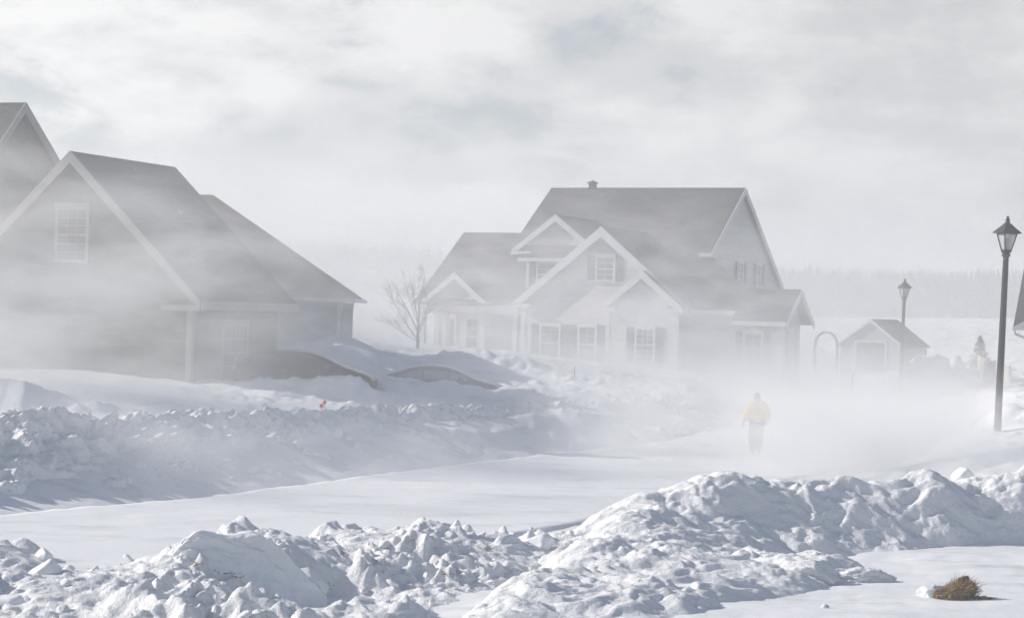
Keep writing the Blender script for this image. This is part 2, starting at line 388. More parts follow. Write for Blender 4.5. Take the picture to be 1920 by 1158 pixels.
# road sheet
lat = np.linspace(-4.0, 4.0, 41)
tan = np.gradient(ROADP, axis=0); tan /= np.linalg.norm(tan, axis=1)[:, None]
sel = (ROADP[:, 1] > -15) & (ROADP[:, 1] < 172)
RP, RT = ROADP[sel], tan[sel]
def dense(a, n=700): 
    t = np.linspace(0, len(a) - 1, n); return np.stack([np.interp(t, np.arange(len(a)), a[:, k]) for k in range(2)], 1)
RP, RT = dense(RP), dense(RT)
RX = RP[:, None, 0] + RT[:, None, 1] * lat[None]; RY = RP[:, None, 1] - RT[:, None, 0] * lat[None]
RZ = np.interp(RY, [0, 80, 98, 130, 175], [0, 0, 0.12, 0.75, 1.7]) + 0.02 + 0.022 * fbm(RX * 0.4, RY * 1.1, 21, 4) - 0.18 * (np.abs(lat)[None] > 3.85) + 0.05 * np.maximum(0, ridged(RX * 0.25, RY * 0.7, 77, 3) - 1.1)
road = grid_obj('road', RX, RY, RZ, M['road']); tag(road, kind='structure')

# ------------------------------------------------------------------ snow banks
def bank_field(name, x0, x1, y0, y1, res, base, detail, m, label, fade=0.5):
    """a bank's own surface over a rectangle: sinks under the ground where the bank ends"""
    nx, ny = int((x1 - x0) / res), int((y1 - y0) / res)
    X, Y = np.meshgrid(np.linspace(x0, x1, nx), np.linspace(y0, y1, ny))
    g = terrain(X, Y, False)
    h = base(X, Y) - g                                # height above the ground
    mask = sstep(0.0, fade, h)
    Z = g + np.maximum(h, -0.3) + detail(X, Y, np.maximum(h, 0), mask) - 0.10 * (1 - mask)
    for _ in range(2 if m is M['rubble'] else 1):
        Z[1:-1, 1:-1] = 0.5 * Z[1:-1, 1:-1] + 0.125 * (Z[:-2, 1:-1] + Z[2:, 1:-1] + Z[1:-1, :-2] + Z[1:-1, 2:])
    keep = (h > -0.18)
    return X, Y, Z, keep, m, label, name

def masked_obj(X, Y, Z, keep, m, label, name, cat='snow bank', push=None):
    h, w = X.shape
    cell = keep[:-1, :-1] & keep[1:, :-1] & keep[1:, 1:] & keep[:-1, 1:]
    r, c = np.nonzero(cell); a = r * w + c
    f = np.stack([a, a + 1, a + w + 1, a + w], 1)
    used, inv = np.unique(f, return_inverse=True); f = inv.reshape(f.shape).astype(np.int32)
    v = np.stack([X.ravel(), Y.ravel(), Z.ravel()], 1)
    if push is not None: v = v + np.stack([q.ravel() for q in push], 1)
    v = v[used].astype(np.float32)
    me = bpy.data.meshes.new(name)
    me.vertices.add(len(v)); me.vertices.foreach_set('co', v.ravel())
    me.loops.add(f.size); me.loops.foreach_set('vertex_index', f.ravel())
    me.polygons.add(len(f)); me.polygons.foreach_set('loop_start', np.arange(0, f.size, 4, dtype=np.int32)); me.polygons.foreach_set('loop_total', np.full(len(f), 4, np.int32))
    me.update(calc_edges=True); me.validate(); me.polygons.foreach_set('use_smooth', np.ones(len(f), bool))
    me.materials.append(m)
    o = bpy.data.objects.new(name, me); COL.objects.link(o)
    return tag(o, label, cat)

# far bank along the road's left edge
edge = np.array([(-17, 24), (-12, 30), (-8.9, 34.2), (-6.6, 37), (-3.7, 43), (0.7, 51.9), (4.6, 58.2), (8.0, 68), (10.4, 84)], float)
ecr = np.array([1.35, 1.35, 1.38, 1.38, 1.25, 1.05, 0.95, 0.8, 0.5])
te = np.gradient(edge, axis=0); te /= np.linalg.norm(te, axis=1)[:, None]
cum = np.concatenate([[0], np.cumsum(np.hypot(*np.diff(edge, axis=0).T))])
S = np.linspace(0, cum[-1], 1300); Tt = np.concatenate([np.linspace(-0.5, 2.9, 115), np.linspace(2.95, 4.9, 36)])
ex, ey, cz = (np.interp(S, cum, q) for q in (edge[:, 0], edge[:, 1], ecr))
nx_, ny_ = np.interp(S, cum, -te[:, 1]), np.interp(S, cum, te[:, 0])
for q in (ex, ey, cz, nx_, ny_):
    for _ in range(60): q[1:-1] = (q[:-2] + 2 * q[1:-1] + q[2:]) / 4
S2, T2 = np.meshgrid(S, Tt)
wob = 0.25 * fbm(S2 * 0.25, T2 * 0 + 3.3, 41, 3)
BX = ex[None] + nx_[None] * (T2 + wob); BY = ey[None] + ny_[None] * (T2 + wob)
g = terrain(BX, BY, False)
crest = cz[None] * (1 + 0.10 * fbm(S2 * 0.35, T2 * 0, 43, 4))
front = np.clip(T2 / 2.5, 0, 1); prof = front ** 1.35
back = sstep(2.7, 4.5, T2)
BZ = crest * prof * (1 - back) + (g - 0.12) * back
BZ = np.where(T2 < 0, -0.3, BZ)
em = sstep(-0.1, 0.5, T2) * (1 - sstep(3.4, 4.8, T2))
crw = sstep(1.4, 2.5, T2); dd = 0.09 * (lumps(S2 * 1.5 - T2 * 0.5, T2 * 1.5, 51, 0.6) - 0.25) + (0.06 + 0.05 * crw) * (lumps(S2 * 3.2 - T2, T2 * 3.2, 55, 0.6) - 0.2) + 0.05 * fbm(S2 * 4 + T2 * 3, T2 * 3 - S2, 65, 4, 0.6) + (0.05 + 0.03 * crw) * (lumps(S2 * 7, T2 * 7, 57, 0.6) - 0.2) + 0.12 * fbm(S2 * 1.1 + T2 * 1.3, T2 * 0.9 - S2 * 0.5, 59, 6, 0.6) + 0.16 * (ridged(S2 * 0.6 + T2 * 0.7, T2 * 0.5 - S2 * 0.25, 61, 5) - 1)
BZ = BZ + em * dd
hs = 0.6 * em * dd
BX = BX - nx_[None] * hs * (1 - back); BY = BY - ny_[None] * hs * (1 - back)
far_bank = grid_obj('snow_bank', BX, BY, BZ, M['clod'])
tag(far_bank, 'long ploughed snow bank of clods along the far side of the road', 'snow bank')

# rubble bank, near side of the road
rub = []
for px, py, Y in ((-150, 1035, 28), (0, 1040, 28), (80, 1045, 28), (160, 1070, 28), (300, 1040, 28.5), (400, 1015, 28.3), (480, 1020, 28.3), (540, 1030, 29), (650, 1000, 30), (800, 1000, 30.3), (950, 1005, 31), (1050, 1020, 31.2), (1120, 1010, 31.4)):
    p = at(px, py, Y); rub.append((p.x, p.y, p.z + (0.07 if px < 250 else 0.0)))
for x, y, z in ((-9, 29.5, -0.25), (-6.8, 30.0, -0.25), (-5, 30.8, -0.25), (-3.5, 31.6, -0.3), (-1.6, 33, -0.3), (0.4, 34, -0.3), (2.2, 34.6, -0.3), (3, 36, -0.4), (-6, 35, -0.4),
                (-9, 25.5, 0.2), (-6, 25.5, 0.2), (-4, 26, 0.18), (-2, 27, 0.2), (-0.8, 28, 0.16), (0.6, 29.3, 0.05),
                (-9, 22.5, 0.05), (-6, 22.6, 0.08), (-3.6, 23, 0.06), (-1.6, 24.4, 0.02), (-0.5, 26, -0.05), (0.5, 28, -0.12), (1.4, 30, -0.1), (-2, 21, -0.1), (-6, 20, -0.1), (0, 24, -0.25), (2, 27, -0.4), (4, 30, -0.5)):
    rub.append((x, y, z))
BC = [at(*q) for q in ((318, 1040, 25.7), (340, 1012, 25.75), (372, 988, 25.8), (430, 994, 25.85), (482, 990, 25.9), (515, 1010, 25.9), (560, 1055, 25.85), (598, 1090, 25.8), (612, 1115, 25.7))]
BF = [at(*q) for q in ((325, 1050, 25.5), (350, 1055, 25.4), (395, 1070, 25.4), (440, 1092, 25.45), (480, 1112, 25.5), (520, 1128, 25.5), (560, 1138, 25.5), (606, 1134, 25.5), (614, 1124, 25.5))]
rub = [q for q in rub if not (-4.2 < q[0] < -2.2 and 25 < q[1] < 27.5)]
for c_, f_ in zip(BC, BF): rub += [(c_.x - 0.2, c_.y + 0.5, min(c_.z - 0.15, 0.4)), (f_.x, f_.y - 0.1, f_.z - 0.1)]
_rub = TPS(rub, 1e-2)
def rub_detail(x, y, h, m):
    wx, wy = x + 0.25 * fbm(x * 0.9, y * 0.9, 71, 3), y + 0.25 * fbm(x * 0.9, y * 0.9, 72, 3)
    big = lumps(wx * 0.7, wy * 0.55, 73, 0.55) * 0.32
    med = lumps(wx * 1.5, wy * 1.2, 81, 0.5, False) * 0.16
    med2 = lumps(wx * 2.7, wy * 2.2, 91, 0.6) * 0.30
    sm = lumps(wx * 5.5, wy * 4.5, 95, 0.6) * 0.17
    xs = lumps(wx * 11, wy * 9, 97, 0.55) * 0.09
    va = 0.45 + 0.9 * sstep(-0.35, 0.45, fbm(x * 0.45, y * 0.4, 111, 3))
    return m * va * (big + med * 0.8 + med2 * 0.45 + sm * 0.5 + xs * 0.8 + 0.05 * fbm(x * 1.6, y * 1.6, 99, 5, 0.5) + 0.035 * fbm(wx * 5, wy * 5, 101, 5, 0.65) - 0.13)
args = bank_field('snow_bank', -10.0, 2.6, 21.0, 34.0, 0.026, _rub, rub_detail, M['rubble'], 'low bank of broken ploughed snow with straw bits, near side of the road', 0.22)
rubble_bank = masked_obj(*args[:4], args[4], args[5], args[6])

# wind-packed drift to its right
dr = []
for px, py, Y in ((820, 1200, 22.2), (900, 1150, 23.6), (960, 1110, 24.8), (1000, 1080, 26), (1100, 1010, 28.9), (1200, 934, 32.6), (1300, 913, 33), (1370, 900, 33.3), (1480, 908, 33.6), (1560, 908, 33.8), (1650, 906, 34), (1760, 898, 34.2), (1920, 890, 34.8), (2080, 888, 35.2),
                  (1150, 990, 30.8), (1240, 965, 31.9), (1330, 985, 32.0), (1440, 1012, 32.2), (1560, 1008, 32.6), (1640, 1012, 32.8), (1750, 1018, 33.1), (1850, 1010, 33.7),
                  (1300, 1030, 29.6), (1150, 1060, 27.6), (1050, 1110, 25.2), (1100, 1158, 23.5), (1220, 1158, 23.6), (1250, 1090, 26.4), (1400, 1050, 28.7), (1500, 1060, 28.4), (1560, 1045, 29.4), (1310, 1135, 24.6), (1350, 1110, 25.7), (1470, 1080, 27.4)):
    p = at(px, py, Y); dr.append((p.x, p.y, p.z))
for x, y, z in ((2.75, 24.2, -0.12), (3.3, 25.2, -0.12), (3.8, 25.8, -0.12), (4.5, 26.6, -0.12), (5.3, 27.8, -0.1), (6.0, 29.3, -0.08), (6.4, 31, -0.05), (7.2, 32.2, -0.05), (8.6, 33.2, -0.1), (9.6, 34.0, 0.0), (11.2, 34.6, 0.05), (6.4, 34.9, 0.72), (7.8, 35.2, 0.78), (9.4, 35.7, 0.8), (11.0, 36.2, 0.8), (13, 36.8, 0.8),
                (7, 28, -0.4), (6, 25, -0.45), (9, 31, -0.4), (2.5, 23.3, -0.12), (1.4, 21.8, 0.0), (0.2, 21.6, 0.05),
                (-0.9, 25.2, -0.3), (0.0, 28.2, -0.3), (0.8, 30.8, -0.28), (1.5, 34, -0.3), (2.8, 35.4, -0.3), (4, 36.2, -0.25), (5.5, 36.8, -0.15), (7, 37.8, -0.1), (8.5, 38.4, 0.0), (10.5, 39, 0.15), (12.5, 39.4, 0.2), (4, 39, -0.5), (0, 33, -0.5), (9, 41, -0.3), (13.5, 35.2, 0.1)):
    dr.append((x, y, z))
_dr = TPS(dr, 3e-3)
def dr_detail(x, y, h, m):
    wx, wy = x + 0.3 * fbm(x * 0.7, y * 0.7, 171, 3), y + 0.3 * fbm(x * 0.7, y * 0.7, 172, 3)
    up = sstep(0.1, 0.5, h)
    rl = np.maximum(0, ridged(wx * 0.45 + wy * 0.2, wy * 0.75 - wx * 0.25, 173, 5) - 0.75)
    a = 0.11 * rl + 0.10 * (lumps(wx * 0.8 - wy * 0.3, wy * 0.9, 175, 0.5) - 0.2) + 0.05 * (lumps(wx * 2.2, wy * 1.9, 179, 0.4) - 0.1) + 0.012 * (lumps(wx * 4, wy * 4.4, 183, 0.4) - 0.1)
    b = 0.08 * fbm(wx * 0.9 + 0.4 * wy, wy * 1.9, 185, 5) + 0.02 * fbm(x * 3, y * 8, 189, 3)
    c = 0.10 * (lumps(wx * 0.9 + 0.3 * wy, wy * 2.0, 191, 0.6) - 0.15) + 0.055 * (lumps(wx * 2.0, wy * 4.2, 195, 0.55) - 0.12) + 0.04 * fbm(wx * 2.2, wy * 6, 197, 4, 0.6)
    return m * (a * (0.35 + 0.4 * up) + b * 0.85 + c * 1.1 + 0.02 * fbm(wx * 5, wy * 7, 211, 4, 0.6)) - 0.02
args = bank_field('snow_bank', -1.8, 13.5, 20.6, 41.0, 0.028, _dr, dr_detail, M['drift'], 'big smooth wind-packed snow drift with a steep shaded face, beside the clump of dead grass', 0.2)
drift = masked_obj(*args[:4], args[4], args[5], args[6])
def dz(px, py, Y0, Y1, fields):
    """walk along the sight line and report where it meets the given bank surfaces"""
    for k in range(600):
        Y = Y0 + (Y1 - Y0) * k / 599; p = at(px, py, Y)
        X1, Y1_ = np.array([p.x]), np.array([p.y])
        z = max([float(f(X1, Y1_)[0]) for f in fields])
        if p.z <= z: return Vector((p.x, p.y, z))
    return p

# snow blocks
def block(name, dims, seed, cuts=9, rough=0.03, sub=4, m=None, flat=None):
    bm = bmesh.new(); bmesh.ops.create_icosphere(bm, subdivisions=sub, radius=1.0)
    rg = random.Random(seed)
    pl = []
    for _ in range(cuts):
        n = Vector((rg.gauss(0, 1), rg.gauss(0, 1), rg.gauss(0, 1))).normalized(); pl.append((n, rg.uniform(0.55, 0.8)))
    for f in (flat or []): pl.append((Vector(f[:3]).normalized(), f[3]))
    for v in bm.verts:
        d = v.co.normalized(); t = 1.0
        for n, k in pl:
            c = d.dot(n)
            if c > 1e-3: t = min(t, k / c)
        v.co = d * t
    for _ in range(1): bmesh.ops.smooth_vert(bm, verts=bm.verts, factor=0.35, use_axis_x=True, use_axis_y=True, use_axis_z=True)
    co = np.array([v.co[:] for v in bm.verts])
    nz = rough * (fbm(co[:, 0] * 2 + seed, co[:, 1] * 2 + co[:, 2] * 1.7, seed, 4) + 0.4 * fbm(co[:, 0] * 7, co[:, 2] * 7 + co[:, 1] * 5, seed + 5, 3))
    for v, q in zip(bm.verts, nz):
        v.co = v.co * (1 + q); v.co.x *= dims[0] / 2; v.co.y *= dims[1] / 2; v.co.z *= dims[2] / 2
    me = bpy.data.meshes.new(name); bm.to_mesh(me); bm.free()
    me.polygons.foreach_set('use_smooth', [True] * len(me.polygons)); me.materials.append(m or M['slab'])
    return me
def put_block(me, loc, rot, label, name='snow_block', cat='snow block'):
    o = bpy.data.objects.new(name, me); COL.objects.link(o); o.location = loc; o.rotation_euler = rot
    return tag(o, label, cat)
def crest_block(name, C, Fo, m, label):
    """a ploughed-up slab: a crest, a hollow shaded face below it and a rounded back"""
    ns, nt_ = 110, 70
    c = np.array([np.interp(np.linspace(0, len(C) - 1, ns), np.arange(len(C)), [q[k] for q in C]) for k in range(3)]).T
    f = np.array([np.interp(np.linspace(0, len(Fo) - 1, ns), np.arange(len(Fo)), [q[k] for q in Fo]) for k in range(3)]).T
    for q in (c, f):
        for _ in range(8): q[1:-1] = (q[:-2] + 2 * q[1:-1] + q[2:]) / 4
    s = np.linspace(0, 1, ns); X = np.zeros((nt_, ns, 3))
    for r_ in range(nt_):
        t = r_ / (nt_ - 1)
        if t < 0.5:
            u = t / 0.5; p_ = f + (c - f) * u; p_[:, 1] += 0.16 * np.sin(u * math.pi) * np.sin(s * math.pi); p_[:, 2] -= 0.25 * (1 - u) ** 3
        else:
            u = (t - 0.5) / 0.5; p_ = c + np.array([-0.35, 0.85, 0]) * u; p_[:, 2] -= (0.9 * u ** 2.2 + 0.10 * u); 
        X[r_] = p_
    S_, T_ = np.meshgrid(s * 3.2, np.linspace(0, 2.2, nt_))
    n = -0.05 + 0.04 * fbm(S_ * 1.1 + 4, T_ * 1.3, 401, 5, 0.55) + 0.015 * (lumps(S_ * 4, T_ * 4, 405, 0.5) - 0.1) + 0.05 * (ridged(S_ * 0.8 + T_ * 0.4, T_ * 1.6, 409, 4) - 1)
    X[:, :, 2] += n; X[:, :, 1] -= 0.6 * n
    return tag(grid_obj(name, X[:, :, 0], X[:, :, 1], X[:, :, 2], m), label, 'snow block')
crest_block('snow_block', BC, BF, M['slab'], 'largest snow block, with a hollow shaded face, standing in the broken ploughed snow')
put_block(block('snow_block', (1.05, 0.9, 0.5), 17, 8, 0.03, 4, flat=[(-0.5, -0.3, 0.8, 0.42), (0.8, 0.1, 0.3, 0.6)]), at(560, 1095, 26.2), (R(8), R(24), R(-30)), 'pale tilted snow slab leaning against the largest snow block')
put_block(block('snow_block', (0.75, 0.6, 0.34), 23, 7, 0.03, 4, flat=[(-0.35, -0.45, 0.8, 0.35), (0.1, -0.9, 0.1, 0.5)]), at(72, 1078, 25.2) + Vector((0, 0, 0.02)), (R(-10), R(-28), R(12)), 'white upturned snow slab lying on two lower blocks at the corner of the picture')
put_block(block('snow_block', (1.3, 0.9, 0.5), 29, 7, 0.03, 4, flat=[(0, 0, 1, 0.4), (0.3, -0.9, 0.1, 0.5), (0.95, -0.1, 0.1, 0.6)]), at(105, 1128, 24.2), (R(-4), R(6), R(-12)), 'wide flat snow block with a dark shaded front, under the upturned slab')
put_block(block('snow_block', (0.5, 0.45, 0.5), 31, 7, 0.04, 4), at(12, 1140, 23.6), (R(10), R(-20), R(30)), 'dark boxy snow block beside the wide flat block')
put_block(block('snow_block', (0.42, 0.4, 0.5), 37, 6, 0.04, 4, flat=[(0.5, 0, 0.8, 0.35), (-0.6, 0, 0.7, 0.35)]), at(82, 1042, 27.6), (R(5), R(0), R(20)), 'pointed snow block on the crest behind the upturned slab')
put_block(block('snow_block', (0.55, 0.5, 0.45), 41, 7, 0.05, 4), at(1012, 1022, 30.4), (R(0), R(10), R(40)), 'round grey snow block at the end of the broken snow next to the big drift')
put_block(block('snow_block', (0.6, 0.5, 0.5), 43, 6, 0.04, 4, flat=[(0.6, 0, 0.75, 0.32), (-0.7, 0, 0.7, 0.35)]), at(1808, 886, 38.5), (R(0), R(0), R(10)), 'lone peaked snow lump on the road shoulder behind the big drift')
put_block(block('snow_block', (0.15, 0.1, 0.1), 47, 6, 0.05, 3, m=M['drift']), at(1548, 1134, 25.55) + Vector((0, 0, -0.03)), (0.3, 0.2, 0.5), 'tiny snow lump alone on the smooth snow in front of the big drift')
put_block(block('snow_block', (1.0, 0.6, 0.5), 53, 4, 0.16, 5, m=M['drift']), at(1515, 1070, 28.2) + Vector((0, 0, -0.06)), (R(5), R(-8), R(-20)), 'rounded snow lump at the foot of the big drift, nearer the dead grass')
put_block(block('snow_block', (0.95, 0.5, 0.34), 59, 4, 0.18, 5, m=M['drift']), at(1625, 1070, 28.6) + Vector((0, 0, -0.13)), (R(3), R(4), R(10)), 'low flat snow lump between the rounded lump and the dead grass')

# loose clods on the rubble bank and along the far bank's crest (uncounted)
def scatter(name, n, pick, seed, m, szr):
    rg = random.Random(seed); protos = [block('c', (1, 1, 1), seed + i, 6, 0.10, 3) for i in range(9)]
    pv = []
    for p in protos:
        a = np.empty(len(p.vertices) * 3); p.vertices.foreach_get('co', a); pv.append((a.reshape(-1, 3), [tuple(f.vertices) for f in p.polygons]))
    V, Fc, k = [], [], 0
    for _ in range(n):
        q = pick(rg)
        if q is None: continue
        v, f = pv[rg.randrange(9)]
        s = szr[0] * (szr[1] / szr[0]) ** (rg.random() ** 1.8)
        mt = np.array((Matrix.Rotation(rg.random() * 6.28, 3, 'Z') @ Matrix.Rotation(rg.gauss(0, 0.5), 3, 'X') @ Matrix.Rotation(rg.gauss(0, 0.5), 3, 'Y')))
        sc = np.array((s * rg.uniform(0.8, 1.5), s * rg.uniform(0.7, 1.2), s * rg.uniform(0.5, 0.95)))
        V.append((v * sc) @ mt.T + np.array(q) + np.array((0, 0, s * 0.12))); Fc += [tuple(i + k for i in t) for t in f]; k += len(v)
    me = bpy.data.meshes.new(name); me.from_pydata(np.concatenate(V).tolist(), [], Fc); me.update()
    me.polygons.foreach_set('use_smooth', [True] * len(me.polygons)); me.materials.append(m)
    for p in protos: bpy.data.meshes.remove(p)
    o = bpy.data.objects.new(name, me); COL.objects.link(o)
    return tag(o, kind='stuff')
from mathutils.bvhtree import BVHTree
def caster(o):
    me = o.data; a = np.empty(len(me.vertices) * 3); me.vertices.foreach_get('co', a)
    return BVHTree.FromPolygons([Vector(q) for q in a.reshape(-1, 3)], [tuple(p.vertices) for p in me.polygons])
_cr = caster(rubble_bank)
def pick_rub(rg):
    x, y = rg.uniform(-9, 2), rg.uniform(22, 32.5)
    if terrain(np.array([x]), np.array([y]), False)[0] + 0.05 > _rub(np.array([x]), np.array([y]))[0]: return None
    h = _cr.ray_cast(Vector((x, y, 5)), Vector((0, 0, -1)))[0]
    return None if h is None else tuple(h)
scatter('snow_rubble', 520, pick_rub, 3, M['rubble'], (0.03, 0.22))
def pick_far(rg):
    i = rg.randrange(150, 1250); j = int(rg.triangular(5, 135, 110))
    return (BX[j, i], BY[j, i], BZ[j, i])
scatter('snow_rubble', 420, pick_far, 5, M['clod'], (0.025, 0.10))
_cd = caster(drift)
def pick_dr(rg):
    x, y = rg.uniform(0, 11), rg.uniform(23, 36)
    if terrain(np.array([x]), np.array([y]), False)[0] - 0.02 > _dr(np.array([x]), np.array([y]))[0]: return None
    h = _cd.ray_cast(Vector((x, y, 5)), Vector((0, 0, -1)))[0]
    return None if h is None else tuple(h)
scatter('snow_rubble', 60, pick_dr, 8, M['drift'], (0.03, 0.09))

# ------------------------------------------------------------------ houses
# every house has its own frame: x along its front, y into the house, z up from its base
def mk(root, base):
    """returns part(): builds a part from absolute heights by lowering it to the house's base"""
    def part(mb, name, m, parent=None, **k):
        mb.v = [(x, y, z - base) for x, y, z in mb.v]
        return mb.build(name, m, parent or root, **k)
    return part

def window(part, root, c, z0, z1, w, axis='x', pos=0.0, out=-1, shutters=None, trim='trim', rows=2, cols=2, shutw=0.4, header=True):
    """sash window on a wall; axis 'x': the wall runs along x at y=pos and faces out (-1: towards -y); axis 'y': wall at x=pos"""
    def bx(mb, a0, a1, d0, d1, h0, h1):
        d0, d1 = sorted((pos + out * d0, pos + out * d1))
        if axis == 'x': mb.box(a0, a1, d0, d1, h0, h1)
        else: mb.box(d0, d1, a0, a1, h0, h1)
    f = MB(); t = 0.11
    bx(f, c - w / 2 - t, c - w / 2, -0.02, 0.06, z0, z1); bx(f, c + w / 2, c + w / 2 + t, -0.02, 0.06, z0, z1)
    bx(f, c - w / 2 - t - 0.02, c + w / 2 + t + 0.02, -0.02, 0.08, z1, z1 + (0.22 if header else 0.12))
    fr = part(f, 'window', M[trim])
    s = MB(); bx(s, c - w / 2 - t - 0.04, c + w / 2 + t + 0.04, -0.02, 0.12, z0 - 0.08, z0); part(s, 'sill', M[trim], fr)
    g = MB(); bx(g, c - w / 2, c + w / 2, -0.02, 0.012, z0, z1); part(g, 'pane', M['glass'], fr)
    s = MB(); zm = (z0 + z1) / 2
    bx(s, c - w / 2, c + w / 2, 0.013, 0.04, zm - 0.035, zm + 0.035)
    for a, b in ((z0, zm - 0.035), (zm + 0.035, z1)):
        for k in range(1, cols): x = c - w / 2 + w * k / cols; bx(s, x - 0.015, x + 0.015, 0.013, 0.03, a, b)
        for k in range(1, rows): z = a + (b - a) * k / rows; bx(s, c - w / 2, c + w / 2, 0.013, 0.027, z - 0.015, z + 0.015)
    part(s, 'sash', M[trim], fr)
    if shutters:
        for sd in shutters:
            x0 = c + sd * (w / 2 + t + 0.03); x1 = x0 + sd * shutw; x0, x1 = min(x0, x1), max(x0, x1)
            s = MB(); zz0, zz1 = z0 - 0.04, z1 + 0.12
            bx(s, x0, x0 + 0.06, -0.02, 0.05, zz0, zz1); bx(s, x1 - 0.06, x1, -0.02, 0.05, zz0, zz1)
            n = 14
            for k in range(n): z = zz0 + (zz1 - zz0) * k / n; bx(s, x0 + 0.06, x1 - 0.06, -0.02, 0.035 if k % 2 else 0.02, z, z + (zz1 - zz0) / n)
            part(s, 'shutter', M['shutter'])
    return fr

def gable_face(part, c, w, z_eave, z_top, y, ybk, m, wallw, zbase, trimm='trim', rake=0.32, back=None, over=0.3, wallname='wall', roofm='shingle', ret=True, shade=True):
    """a cross gable facing -y: wall, two roof planes running back to ybk, rake boards and eave returns. c: ridge x, w: half width at the eaves"""
    k = (z_top - z_eave) / w; zt = z_top
    f = MB()
    wz = z_top - 0.16 - k * 0.0
    f.prism([(c - wallw, y, zbase), (c + wallw, y, zbase), (c + wallw, y, wz - k * wallw), (c, y, wz), (c - wallw, y, wz - k * wallw)], (0, ybk - y, 0))
    part(f, wallname, m)
    for sd in (-1, 1):
        s = MB(); s.slab([(c, y - over, zt), (c + sd * w, y - over, z_eave), (c + sd * w, ybk, z_eave), (c, ybk, zt)], 0.10); part(s, 'roof', M[roofm])
        b = MB(); dn = Vector((-sd * k, 0, -1)).normalized()
        a0, a1 = Vector((c, y - over - 0.03, zt + 0.01)), Vector((c + sd * w, y - over - 0.03, z_eave + 0.01))
        b.prism([a0, a1, a1 + Vector((0, 0, -rake)), a0 + Vector((0, 0, -rake * 1.25))], (0, 0.05, 0)); part(b, 'rake_board', M[trimm])
        if ret:
            b = MB(); x0, x1 = sorted((c + sd * (wallw - 0.55), c + sd * (w + 0.02))); b.box(x0, x1, y - over - 0.06, y - 0.01, z_eave - 0.22, z_eave - 0.06); part(b, 'cornice', M[trimm])
            b = MB(); xa, xb = c + sd * (wallw - 0.55), c + sd * w
            b.slab([(xa, y - over - 0.05, z_eave - 0.05), (xb, y - over - 0.05, z_eave - 0.05), (xb, y + 0.02, z_eave + 0.1), (xa, y + 0.02, z_eave + 0.1)], 0.04); part(b, 'roof', M[roofm])

def corner(part, x, y, z0, z1, m='trim', w=0.2):
    part(MB().box(x - w / 2, x + w / 2, y - 0.03, y + w - 0.03, z0, z1), 'corner_board', M[m])

